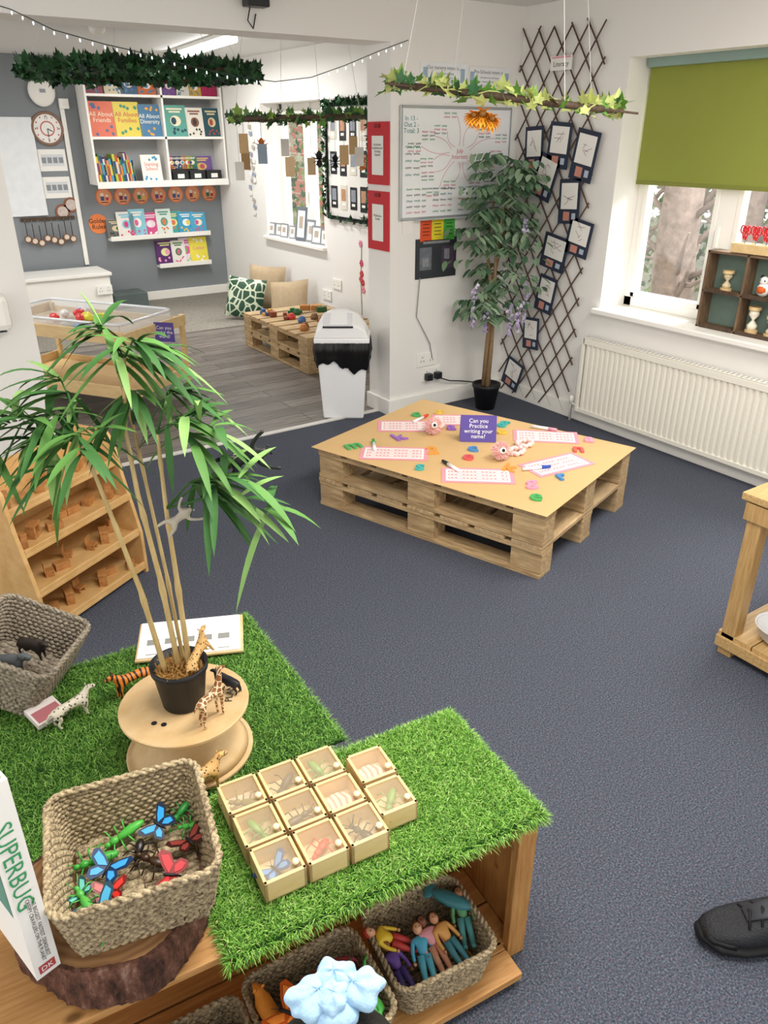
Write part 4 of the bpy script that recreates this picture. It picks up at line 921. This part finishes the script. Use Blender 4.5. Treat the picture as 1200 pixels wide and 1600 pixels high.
# ------------------------------------------------------------------ hoops
def hoop(name,label,loc,R,rot,nleaf,mats,sz,spread,gaps=()):
    t=thing(name,label,'hanging garland',loc,rot=rot)
    part(t,'hoop',M().tube([(R*math.cos(a),R*math.sin(a),0) for a in [6.2832*k/48 for k in range(48)]],.012,8,0,True),[DARKW],smooth=True)
    m=M();K=nleaf
    for k in range(K):
        a=U(0,6.2832);r=R+U(-spread,spread);m.ivy((r*math.cos(a),r*math.sin(a),U(-spread,spread)*.8),U(sz*.7,sz*1.3),random.randrange(len(mats)))
    vine=[((R+.012*math.cos(k*.9))*math.cos(6.2832*k/90),(R+.012*math.cos(k*.9))*math.sin(6.2832*k/90),.015*math.sin(k*.9)) for k in range(90)]
    m.tube(vine,.002,4,0,True)
    part(t,'ivy_garland',m,mats)
    return t
def strings(t,R,ztop,loc,n=4):
    Mi=Matrix.Translation(loc)@t.rotation_euler.to_matrix().to_4x4();inv=Mi.inverted()
    for k in range(n):
        a=6.2832*k/n+.4;p=Vector((R*math.cos(a),R*math.sin(a),0));w=Mi@p;q=inv@Vector((w.x+(loc[0]-w.x)*.25,w.y+(loc[1]-w.y)*.25,ztop));part(t,'string',M().tube([p,q],.0013,4),[P('#e8e8e8')])
random.seed(9)
L3=(2.29,2.56,1.735);h=hoop('hanging_ivy_hoop','wooden hoop with ivy and orange sunflower hanging on strings',L3,.43,(RD(3),RD(6),RD(-34)),190,[IV3,P('#5f8f36',.6),P('#93b258',.6),IV3,IV2],.046,.032);strings(h,.43,CZ,L3)
m=M()
for k in range(3):
    m.cb((0,-.43+k*.02+.18,.0),(.92,.025,.008),0,(0,0,RD(-4+k*6)))
part(h,'wooden_slats',m,[DARKW],.002)
m=M()
for (cx,cz,ss) in ((0,0,1),(.035,-.012,.8),(-.03,-.008,.75)):
    for j in range(2):
        for k in range(14):
            a=6.2832*k/14+j*.2;m.leaf((cx,0,cz),(math.cos(a),-.25-.3*j,math.sin(a)*.65-.35),(.05-.01*j)*ss,.02,j,.3,4)
    m.ell((cx,-.012,cz),(.014*ss,.012,.012*ss),2)
part(h,'sunflower',m,[P('#e88f1f',.6),P('#f0b53a',.6),P('#8a5a20')],loc=(-.115,-.42,-.055))
L2=(2.64,4.86,1.70);h=hoop('hanging_ivy_hoop','ivy hoop with hanging wooden slices and autumn leaves',L2,.42,(0,RD(-1),RD(-34)),170,[IV1,IV2,P('#5d8a3a',.6),P('#86a84a',.6)],.05,.035);strings(h,.42,CZ,L2)
dcol=['#c9a878','#1c1c1e','#d2b48c','#e6e2da','#d9822b','#a9865a','#e6e2da','#c9a878','#8a9aa8','#d2b48c','#1c1c1e','#c9a878','#e6e2da','#d9822b']
for i in range(14):
    a=6.2832*i/14;x,y=L2[0]+.4*math.cos(a),L2[1]+.4*math.sin(a);dz=U(.14,.32);c=dcol[i]
    t=thing('hanging_decoration','small cut-out decoration hanging on thread','hanging decoration',(x,y,L2[2]-dz),-34,group='decorations under the ivy hoop')
    part(t,'thread',M().tube([(0,0,.05),(0,0,dz-.01)],.001,4),[P('#888888')]);m=M()
    if c in('#1c1c1e','#d9822b'):
        for q in range(5): aa=-1.2+q*.6+1.57;m.leaf((0,0,-.01),(math.cos(aa),0,math.sin(aa)),.055,.04,0,0,4)
        for q in range(5): aa=-1.2+q*.6-1.57;m.leaf((0,0,-.01),(math.cos(aa),0,math.sin(aa)),.045,.035,0,0,4)
    else: m.box(-.028,.028,-.004,.004,-.055,.055)
    part(t,'ornament',m,[P(c,.7)])
L1=(1.89,5.55,1.955);h=hoop('hanging_ivy_ring','large ring densely covered with dark ivy under the ceiling',L1,.70,(0,0,0),1400,[IVD,IV1,IV1,IV2],.055,.045);strings(h,.70,CZ,L1,5)
# fairy lights
pts=[(.62,2.09),(.8,2.05),(.95,1.99),(1.15,1.95),(1.35,1.92),(1.55,1.88),(1.75,1.85),(1.95,1.835),(2.15,1.86),(2.35,1.92),(2.55,1.99),(2.74,2.05)]
t=thing('fairy_lights','string of small white fairy lights across the opening','fairy lights',(0,YW-.03,0))
part(t,'wire',M().tube([(x,0,z) for x,z in pts],.002,5),[P('#20352a')],smooth=True);m=M()
for i in range(len(pts)-1):
    for q in range(4):
        f=q/4;m.ell((pts[i][0]*(1-f)+pts[i+1][0]*f,-.004,pts[i][1]*(1-f)+pts[i+1][1]*f-.012),(.0035,.0035,.007),0,6)
part(t,'bulbs',m,[P('#e6ecff',.3,.0,emit=1.6)],stuff=True)
t=thing('wall_speaker','small black speaker mounted high on the wall','speaker',(1.86,YW-.002,2.13),0)
part(t,'cabinet',M().box(-.055,.055,-.09,-.02,0,.12),[BLK2],.006);part(t,'bracket',M().box(-.015,.015,-.03,0,.04,.08),[BLACK]);part(t,'cable',M().tube([(-.02,-.03,0),(-.03,-.02,-.05),(0,-.01,-.08),(.02,-.005,-.02)],.003,5),[BLACK],smooth=True)
t=thing('smoke_detector','white round smoke detector on the ceiling','smoke detector',(1.80,6.1,CZ-.05));part(t,'housing',M().lathe([(.03,0),(.05,.02),(.055,.05)],n=24),[TRIM],smooth=True);part(t,'vent',M().lathe([(.035,.008),(.0351,.014)],n=24),[BLACK])
t=thing('ceiling_light','long fluorescent tube light fitting','ceiling light',(2.73,6.62,CZ),-5.7)
part(t,'fitting',M().box(-.05,.05,-.85,.85,-.03,0),[TRIM],.005);part(t,'tube',M().box(-.04,.04,-.82,.82,-.07,-.03),[P('#ffffff',.3,0,emit=7)],.01)
# ------------------------------------------------------------------ back room wall
SX0,SX1,SY=2.21,3.56,8.17
t=thing('wall_bookcase','white wall-mounted bookcase full of books','bookcase',(0,0,0))
part(t,'side',M().box(SX0,SX0+.02,SY,YB,1.17,2.2),[TRIM]);part(t,'side',M().box(SX1-.02,SX1,SY,YB,1.17,2.2),[TRIM]);part(t,'divider',M().box(2.93,2.95,SY,YB,1.17,2.2),[TRIM])
BZ=[1.17,1.57,1.93]
for z in BZ: part(t,'shelf',M().box(SX0+.02,SX1-.02,SY,YB-.01,z,z+.022),[TRIM])
part(t,'lip',M().box(SX0,SX1,SY-.012,SY,1.14,1.2),[TRIM]);part(t,'back',M().box(SX0,SX1,YB-.01,YB,1.17,2.2),[P('#b4b6b7')])
def bookf(x,z,w,h,cols,y=SY+.06,text=None,lean=8,g='books on the wall bookcase',label='face-out picture book with a colourful cover'):
    t=thing('book',label,'book',(x,y,z),rot=(RD(-lean),0,0),group=g)
    m=M().box(-w/2,w/2,-.012,0,0,h);random.seed(int(x*1000+z*77))
    if text: m.text(text,0,h*.55,h*.19,1,2,-.012)
    for k in range(9 if text else 6):
        rx=U(-.4,.4)*w;rz_=(U(.06,.28) if (k%2 or not text) else U(.8,.92))*h;m.disc(rx,rz_,w*.06,2,1+k*.1,-.012,10)
    if not text: 
        m.disc(0,h*.5,w*.24,1,1.5,-.012,16,h*.17);m.disc(U(-.02,.02),h*.5,w*.12,2,1.8,-.012,12,h*.12)
        for q in range(2): m.rect(0,h*(.88-.09*q),w*(.7-.2*q),h*.055,1,1.5,-.012)
    part(t,'cover',m,[P(c,.45) for c in cols]);part(t,'pages',M().box(-w/2+.004,w/2-.001,-.009,-.003,-.001,h+.001),[PAPER])
z2=BZ[1]+.022
bookf(2.36,z2,.24,.30,['#d96744','#f6e6c8','#3b5f8a'],text='All About\nFriends');bookf(2.60,z2,.25,.30,['#dfc848','#c83a3a','#3a8a6a'],text='All About\nFamilies');bookf(2.82,z2,.21,.28,['#47799f','#f2efe0','#e6a03a'],text='All About\nDiversity')
bookf(3.08,z2,.23,.28,['#5fa396','#f3e7c8','#2a4a5a']);bookf(3.28,z2,.18,.26,['#e7e2d6','#8a5a4a','#3a3a3a']);bookf(3.46,z2,.17,.26,['#29505a','#d8c89a','#b04a3a'])
z3=BZ[2]+.022
random.seed(14)
for i,(x,w,c) in enumerate([(2.32,.16,'#8a3a4a'),(2.49,.15,'#d8c8a8'),(2.65,.17,'#3a5a7a'),(2.82,.18,'#c86a3a'),(3.04,.13,'#7a4a8a'),(3.18,.13,'#d8d4c8'),(3.31,.12,'#c8a24a')]): bookf(x,z3,w,.15+.01*(i%3),[c,'#e8e0d0','#4a7a9a'])
t=thing('storage_box','dark red fabric storage box on the shelf','box',(3.45,SY+.12,z3));part(t,'box_body',M().box(-.08,.08,-.08,.08,0,.17),[P('#a02050',.6)],.008);part(t,'front_flap',M().box(-.07,.07,-.084,-.08,.11,.16),[P('#8a1a44')])
z1=BZ[0]+.022
x=2.24;random.seed(21)
sc=['#c84a3a','#e8c84a','#3a7a5a','#2a4a7a','#d8d4c8','#7a3a6a','#e88a3a','#4aa0c0','#1c2a3a','#b8c84a']
for k in range(19):
    w=U(.012,.024);hh=U(.19,.27);m=M().box(0,w,0,.17,0,hh,0).box(.002,w-.002,-.001,0,hh*.3,hh*.75,1);solo('book','thin picture book standing spine out','book',m,[P(sc[k%10],.5),P(sc[(k+4)%10],.5)],(x,SY+.05,z1),rot=(0,RD(-4),0),group='books on the wall bookcase');x+=w+.002
bookf(2.78,z1,.2,.24,['#eeeae2','#d8553a','#4a9ac0'],text='Starting\nSchool')
for k in range(5): bookf(3.03+k*.055,z1+.1,.1,.12,[sc[(k*3)%10],'#e8e0d0',sc[(k*3+1)%10]],SY+.17,lean=5)
for k in range(3):
    t=thing('storage_box','small black plastic storage box with label','box',(3.06+k*.18,SY+.07,z1),group='black storage boxes');part(t,'box_body',M().box(-.08,.08,-.05,.06,0,.09),[BLK2],.004);part(t,'label_card',M().box(-.035,.035,-.052,-.05,.02,.06),[PAPER])
bookf(3.36,z1+.02,.24,.2,['#7a5a9a','#e8c86a','#c85a6a'],SY+.2)
ORG=P('#dd7c4a',.6)
random.seed(2)
for k in range(7):
    x=2.33+k*.186
    m2=M();m2.X=Euler((RD(90),0,0)).to_matrix().to_4x4();m2.lathe([(.084,0),(.084,.003)],n=28);m2.X=Matrix.Identity(4)
    y=-.003;m2.disc(0,0,.072,1,1,y);m2.disc(-.018,.020,.018,2,2,y,12);m2.rect(-.018,-.015,.034,.04,3,2,y);m2.disc(.028,.008,.014,2,2,y,12);m2.rect(.028,-.018,.026,.03,4,2,y);m2.rect(0,-.052,.07,.008,5,2,y)
    solo('wall_sign','round orange rule sign with a small picture','sign',m2,[ORG,P('#eba078'),P('#f4dcc4'),P(['#3a5a8a','#8a3a4a','#3a7a5a','#6a4a8a'][k%4]),P(['#c83a3a','#3a6a9a','#e8c84a'][k%3]),P('#3a2a2a')],(x,YB-.002,1.05),group='orange rule signs')
m2=M();m2.X=Euler((RD(90),0,0)).to_matrix().to_4x4();m2.lathe([(.095,0),(.095,.003)],n=28);m2.X=Matrix.Identity(4);m2.text('Golden\nRules',0,0,.062,1,2,-.003)
solo('wall_sign','round orange sign reading golden rules','sign',m2,[P('#e8844a'),BLACK],(2.235,YB-.002,.80))
for (xa,xb,z) in ((2.31,3.38,.66),(2.78,3.36,.36)):
    t=thing('picture_ledge','narrow white ledge displaying books','shelf',(0,0,0),group='picture ledges');part(t,'ledge',M().box(xa,xb,YB-.1,YB,z-.025,z),[TRIM],.003);part(t,'lip',M().box(xa,xb,YB-.112,YB-.1,z-.025,z+.02),[TRIM],.002)
for x,w,h_,c in [(2.40,.2,.17,['#6a6a66','#d8c8a0','#3a3a3a']),(2.50,.18,.24,['#e8e2d8','#7ac0d8','#d83a7a']),(2.62,.17,.26,['#8ac8d8','#f4ece0','#d8609a']),(2.76,.2,.22,['#d8558a','#f6d8e4','#f0f0f0']),(2.9,.16,.25,['#dde8e0','#5aa08a','#e07a4a']),(3.0,.2,.22,['#4aa8a0','#f0e8a0','#e07a4a']),(3.14,.18,.21,['#3a9ac0','#e8f0f4','#e8c84a']),(3.27,.17,.2,['#4aa4c8','#f4e8d0','#c85a8a'])]:
    bookf(x,.665,w,h_,c,YB-.04-.008*((int(x*100))%4),g='books on the picture ledge')
for x,w,h_,c in [(2.88,.2,.24,['#5a2a6a','#e8e8a0','#f0a0c0']),(3.02,.15,.23,['#e8e4dc','#4a7a4a','#d8608a']),(3.12,.16,.25,['#e8d8e8','#d85a9a','#7ac060']),(3.25,.2,.25,['#e8d84a','#d8609a','#f4f0f0'])]:
    bookf(x,.365,w,h_,c,YB-.04-.008*((int(x*100))%4),g='books on the lower ledge',text='Colour' if x==3.25 else None)
t=thing('wall_clock','round wall clock with white face and brown rim','clock',(1.90,YB-.002,1.66),0)
m=M();m.X=Euler((RD(90),0,0)).to_matrix().to_4x4();m.lathe([(.125,0),(.125,.01)],n=36);m.X=Matrix.Identity(4)
for s,x,z in (('12',0,.09),('3',.09,0),('6',0,-.09),('9',-.09,0)): m.text(s,x,z,.035,1,1,-.01)
for k in range(12): a=6.2832*k/12;m.disc(.105*math.cos(a),.105*math.sin(a),.007,2,1,-.01,8)
m.disc(0,0,.065,2,.5,-.01,24);m.disc(0,0,.055,0,.8,-.01,24)
part(t,'face',m,[PAPER,BLACK,P('#c0504a')]);m=M().tube([(.135*math.cos(a),-.01,.135*math.sin(a)) for a in [6.2832*k/36 for k in range(36)]],.013,8,0,True);part(t,'rim',m,[P('#8a6a5a',.5)],smooth=True)
part(t,'hour_hand',M().cb((.02,-.014,-.012),(.05,.002,.007),0,(0,RD(30),0)),[BLACK]);part(t,'minute_hand',M().cb((.0,-.017,-.035),(.005,.002,.075)),[BLACK])
t=thing('oval_dispenser','white oval soap dispenser on the grey wall','dispenser',(1.90,YB-.002,1.97));part(t,'cover',M().ell((0,-.03,0),(.12,.04,.13),0,20),[TRIM],smooth=True);part(t,'badge',M().cb((0,-.072,0),(.05,.004,.03)),[P('#9aa0a4')])
solo('light_switch','white electrical switch box','switch',M().cb((0,-.02,0),(.085,.04,.085)).cb((0,-.042,0),(.02,.006,.03)),[TRIM],(2.08,YB-.002,1.87),bev=.003)
m=M().box(-.02,.02,-.02,0,.42,1.84);solo('cable_trunking','white vertical plastic cable trunking','cable trunking',m,[TRIM],(2.06,YB-.001,0),bev=.002)
def dpap(m,y):
    m.rect(0,.0,.2,.1,1,1,y)
    for k in range(4): m.rect(-.08+k*.052,0,.04,.05,2,2,y)
for z,l in ((1.39,'white laminated routine chart on grey wall'),(1.15,'white laminated picture chart on grey wall')): board('notice',l,'notice',(1.90,YB-.002,z),0,.25,.19,.003,[PAPER,P('#d4d6d8'),P('#8a8f94')],dpap)
t=thing('hook_rail','thin wooden rail with hooks','hook rail',(1.76,YB-.002,.86));part(t,'rail',M().box(-.25,.25,-.015,0,0,.03),[DARKW]);m=M()
for k in range(8): m.tube([(-.22+k*.06,-.015,.01),(-.22+k*.06,-.035,0),(-.22+k*.06,-.035,.015)],.003,5)
part(t,'hooks',m,[CHROME],stuff=True)
for k in range(8):
    t=thing('name_medallion','round wooden name disc hanging on ribbon','name disc',(1.54+k*.06,YB-.04,.70-.02*(k%3)),group='hanging name discs')
    part(t,'ribbon',M().box(-.004,.004,0,.002,.03,.16),[P('#3a2a22')]);m=M();m.X=Euler((RD(90),0,0)).to_matrix().to_4x4();m.lathe([(.034,0),(.034,.006)],n=16);part(t,'disc',m,[P('#7a5238')])
    m=M();m.X=Matrix.Translation((0,-.006,0))@Euler((RD(90),0,0)).to_matrix().to_4x4();m.lathe([(.024,0),(.024,.002)],n=16);part(t,'picture',m,[P('#d8c8b8',.5,.5,40)])
for x,z in ((1.93,.93),(2.02,.99)):
    m=M();m.X=Euler((RD(90),0,0)).to_matrix().to_4x4();m.lathe([(.07,0),(.07,.006)],n=20);m.X=Matrix.Identity(4);m.disc(0,0,.05,1,1,-.006);solo('round_plaque','round brown picture plaque on the wall','plaque',m,[P('#8a5a40'),P('#c8b8b0',.5,.5,30)],(x-.02,YB-.003,z))
board('dry_erase_board','plain white writing board on the grey wall','whiteboard',(1.60,YB-.001,1.33),0,.34,.85,.02,[P('#eceef0',.3)],bev=.004)
t=thing('low_cabinet','low white cabinet with sloping top','cabinet',(1.5,7.9,0));part(t,'body',M().box(-.3,.62,.0,.45,0,.38),[TRIM],.004);part(t,'top',M().box(-.32,.64,-.02,.47,.38,.41),[TRIM],.004)
sock((2.05,7.89,.25),0,False)
solo('step_box','low carpeted step box','step',M().box(0,.34,0,.3,0,.14),[P('#5f6a68',.9,.1)],(2.2,8.12,.003),bev=.005)
sock((XR-.001,6.02,.42),-90,False);sock((XR-.001,6.2,.30),-90,False)
t=thing('sanitiser_dispenser','clear wall-mounted sanitiser bottle in bracket','dispenser',(.60,YW-.001,1.72));part(t,'bottle',M().lathe([(.04,0),(.042,.01),(.042,.13),(.02,.16),(.012,.18)],(0,-.055,0),20),[P('#e4ebef',.15)],smooth=True);part(t,'bracket',M().box(-.05,.05,-.1,0,-.01,0).box(-.05,.05,-.01,0,0,.1),[TRIM],.002);part(t,'pump',M().tube([(0,-.055,.17),(0,-.055,.21),(0,-.1,.205)],.007,8),[TRIM],smooth=True)
t=thing('paper_towel_dispenser','white wall-mounted towel dispenser','dispenser',(.44,YW-.001,.82));part(t,'cover',M().box(-.12,.12,-.1,0,0,.16),[TRIM],.03);part(t,'slot',M().box(-.09,.09,-.085,-.02,-.002,.0),[BLK2])
# ------------------------------------------------------------------ left-room window side
t=thing('notice_board','black framed display board trimmed with ivy','notice board',(XR-.002,5.78,1.40),-90)
m=M().box(-.33,.33,-.01,0,-.42,.42);part(t,'backing',m,[P('#e6e3dc',.7)]);m=M().box(-.34,.34,-.02,0,.41,.44).box(-.34,.34,-.02,0,-.44,-.41).box(-.35,-.32,-.02,0,-.44,.44).box(.32,.35,-.02,0,-.44,.44);part(t,'frame',m,[BLACK],.003);random.seed(8)
for (xa,za,xb,zb,nn) in ((-.35,.43,.35,.43,130),(-.34,-.43,-.34,.42,100),(.34,-.43,.34,.42,100),(-.3,-.43,.3,-.43,25)):
    m=M()
    for k in range(nn):
        f=U(0,1);m.ivy((xa+(xb-xa)*f+U(-.025,.025),-.035+U(-.012,.008),za+(zb-za)*f+U(-.025,.025)),U(.03,.05),random.randint(0,2))
    m.tube([(xa,-.03,za),(xb,-.03,zb)],.003,4,0);part(t,'ivy_trim',m,[IVD,IV1,IV2])
for i in range(12):
    c=i%4;r=i//4
    def dq(m,y): m.rect(0,.02,.07,.09,1,1,y).rect(0,-.05,.05,.02,2,1,y)
    board('child_artwork','small black card with a photograph','artwork',(XR-.013,5.78+.23-c*.152,1.66-r*.26),-90,.1,.17+.02*(i%2),.003,[P('#1d1f24') if i%3 else P('#d9d2c4'),P('#b98a6a' if i%2 else '#8a8f98',.6,.5,40),PAPER],dq,group='artwork on the display board')
for i,(y,w,h_) in enumerate([(7.35,.12,.12),(7.22,.12,.12),(7.08,.12,.13),(6.95,.1,.12),(6.75,.14,.3),(6.6,.12,.2),(6.45,.14,.16),(6.33,.12,.14)]):
    t=thing('photo_frame','small grey photo frame standing on the sill','photo frame',(XR+.03+.02*(i%2),y-.03,.712),rot=(RD(-8),0,RD(-80)),group='photo frames on the sill');m=M().box(-w/2,w/2,-.012,0,0,h_)
    part(t,'frame',m,[P('#8a8d92' if i!=4 else '#6a707a',.5)],.002);m=M().rect(0,h_/2,w*.75,h_*.78,0,1,-.012);m.rect(0,h_*.55,w*.4,h_*.35,1,2,-.012);part(t,'picture',m,[PAPER,P('#b8a89a')])
for i,(y,z) in enumerate([(7.55,1.5),(7.62,1.2)]):
    m=M()
    for k in range(9): m.cb((-.01,U(-.05,.05),-.3+k*.06),(.004,.06,.035),k%3,(U(-.4,.4),0,0))
    m.tube([(-.006,0,-.32),(-.006,0,.24)],.002,4);solo('paper_garland','strip of small white paper shapes on the wall','garland',m,[PAPER,P('#9aa4b8'),P('#b8b0a8')],(XR-.002,y,z))
m=M()
for k in range(6):
    cx,cz=U(-.05,.05),U(-.25,.2)
    for q in range(6):
        a=q*1.047;m.ell((-.003,cx+.018*math.cos(a),cz+.018*math.sin(a)),(.003,.012,.012),k%3,6)
m.tube([(-.003,0,-.4),(-.003,.01,-.1),(-.003,-.01,.2)],.003,4,3);solo('wall_sticker','pink and red flower stickers on white wall','sticker',m,[P('#d84a6a'),P('#e88aa0'),P('#c82a3a'),P('#6a9a5a')],(XR-.001,5.62,.62))
def cushion(loc,rot,s,mt,label):
    m=M();n=14;vs=[];
    for sgn in (1,-1):
        for i in range(n+1):
            for j in range(n+1):
                u,v=-1+2*i/n,-1+2*j/n;th_=((1-abs(u)**2.5)*(1-abs(v)**2.5))**.5;k=1-.06*(1-abs(u*v));vs.append((u*s/2*k,sgn*th_*s*.17,v*s/2*k))
    q=(n+1)**2;fs=[]
    for b in (0,1):
        for i in range(n):
            for j in range(n):
                f=(b*q+i*(n+1)+j,b*q+(i+1)*(n+1)+j,b*q+(i+1)*(n+1)+j+1,b*q+i*(n+1)+j+1);fs.append(f if b else f[::-1])
    m.add(vs,fs);solo('cushion',label,'cushion',m,[mt],loc,rot=rot,smooth=True,group='floor cushions')
BEI=P('#b8a283',.9,.15,25,.3,150)
cushion((3.12,6.98,.20),(RD(-18),RD(6),RD(-45)),.38,PATL,'square cushion with green tropical leaf print')
cushion((3.38,7.05,.26),(RD(-14),0,RD(-60)),.42,BEI,'square beige woven cushion');cushion((3.34,6.5,.21),(RD(-20),RD(-8),RD(-55)),.40,BEI,'square tan cushion leaning on the wall')
random.seed(6)
for k in range(26):
    x,y=U(2.75,3.35),U(5.05,5.95);c=random.choice(['#c8423a','#3a7a4a','#7a5a3a','#d8a24a','#8a4a2a','#4a6a9a','#2f5f35','#b8793a']);m=M();ty=k%3
    if ty==0: m.cb((0,0,.02),(.08,.05,.04))
    elif ty==1: m.lathe([(.03,0),(.035,.02),(.02,.045),(.005,.05)],n=12)
    else: m.cb((0,0,.012),(.12,.03,.024)).cb((.02,0,.034),(.04,.03,.02))
    solo('small_toy','small coloured wooden play piece on the pallet','toy',m,[P(c,.6)],(x,y,.273),U(0,180),bev=.002,group='play pieces on the pallet')
# tray table
t=thing('water_tray_table','wooden play tray table on castors with clear tubs','tray table',(1.20,5.25,0),-56)
m=M()
for z in (.14,.48):
    m.box(-.56,.56,-.3,.3,z,z+.015).box(-.56,.56,-.31,-.295,z,z+.08).box(-.56,.56,.295,.31,z,z+.05).box(-.57,-.555,-.31,.31,z,z+.07).box(.555,.57,-.31,.31,z,z+.07)
part(t,'trays',m,[PLYB],.003)
for x in (-.55,.53):
    for y in (-.3,.28): part(t,'leg',M().box(x,x+.03,y,y+.03,.09,.55),[PLYB],.003)
for x in (-.53,.54):
    for y in (-.28,.28): 
        m=M().tube([(x,y-.012,.035),(x,y+.012,.035)],.035,16).cb((x,y,.08),(.03,.03,.03),1);part(t,'castor',m,[BLK2,CHROME])
t=thing('plastic_tub','clear plastic play tub with pale rim','tub',(1.20,5.25,.5),-56);CLR=P('#eef2f5',.15,.02,alpha=.28)
m=M();frus(m,.95,.46,1.0,.50,0,.006);
for a,b,c,d_ in ((-.50,.50,-.25,-.242),(-.50,.50,.242,.25),(-.50,-.492,-.25,.25),(.492,.50,-.25,.25)): m.box(a,b,c,d_,0,.085)
part(t,'tub_wall',m,[CLR]);m=M().tube([(x,y,.085) for x,y,_,_ in rrect(1.02,.52,.05,60)],.009,6,0,True);part(t,'rim',m,[P('#e4e9ee',.2)],smooth=True)
for k in range(12): solo('small_toy','small bright plastic toy in the tub','toy',M().ell((0,0,.025),(.05,.03,.025),0,10),[P(['#e84a4a','#4a9ae0','#e8e04a','#e8e8e8'][k%4],.3)],(1.20+U(-.2,.2),5.25+U(-.28,.28),.507),U(0,180),smooth=True,group='toys in the tub')
board('sign_card','purple card with white writing hung on the tray','sign',(1.555,4.74,.50),-45,.13,.12,.003,[PURP,P('#ffffff')],lambda m,y:m.text('Can you\nmake the\nword?',0,0,.030,1,1,y))
# ------------------------------------------------------------------ lights, world, camera
def area(name,loc,rot,sx,sy,e,col=(1,1,1)):
    l=bpy.data.lights.new(name,'AREA');l.shape='RECTANGLE';l.size=sx;l.size_y=sy;l.energy=e;l.color=col
    o=bpy.data.objects.new(name,l);o.location=loc;o.rotation_euler=rot;link(o)
area('unseen_fill_lamp',(.9,.9,CZ-.02),(0,0,0),1.2,.6,44,(1,.965,.91))  # added fill lamp above the near room, no real fitting behind it
area('unseen_fill_lamp',(2.7,1.2,CZ-.02),(0,0,0),1.2,.6,30,(1,.965,.92))  # second added fill lamp, out of view under the ceiling
area('unseen_fill_lamp',(.1,6.3,CZ-.02),(0,0,0),1.2,.6,30,(1,.98,.95))  # added fill for the back room, kept out of view, no fitting there
area('tube_lamp',(2.73,6.62,CZ-.075),(0,0,RD(-5.7)),.08,1.6,30,(1,.99,.97))
def toward(loc,tg): return (Vector(tg)-Vector(loc)).to_track_quat('-Z','Y').to_euler()
for lx,tg,e in (((XR+1.6,2.1,2.9),(XR-.6,2.1,.6),260),((XR+1.6,6.8,3.0),(XR-.6,6.8,.8),130)):
    area('sky_daylight',lx,toward(lx,tg),1.6,1.2,e,(.98,.99,1))
w=bpy.data.worlds.new('world');bpy.context.scene.world=w;w.use_nodes=True
bg=w.node_tree.nodes['Background'];bg.inputs[0].default_value=(1,.985,.95,1);bg.inputs[1].default_value=1.22
sc_=bpy.context.scene;sc_.view_settings.view_transform='Standard';sc_.view_settings.exposure=.25
cd=bpy.data.cameras.new('camera');cd.sensor_fit='VERTICAL';cd.sensor_height=36;cd.lens=27;cd.clip_start=.02
co=bpy.data.objects.new('camera',cd);co.location=(0,0,1.6);co.rotation_euler=(RD(90-26.1),0,RD(-34.1));link(co);sc_.camera=co
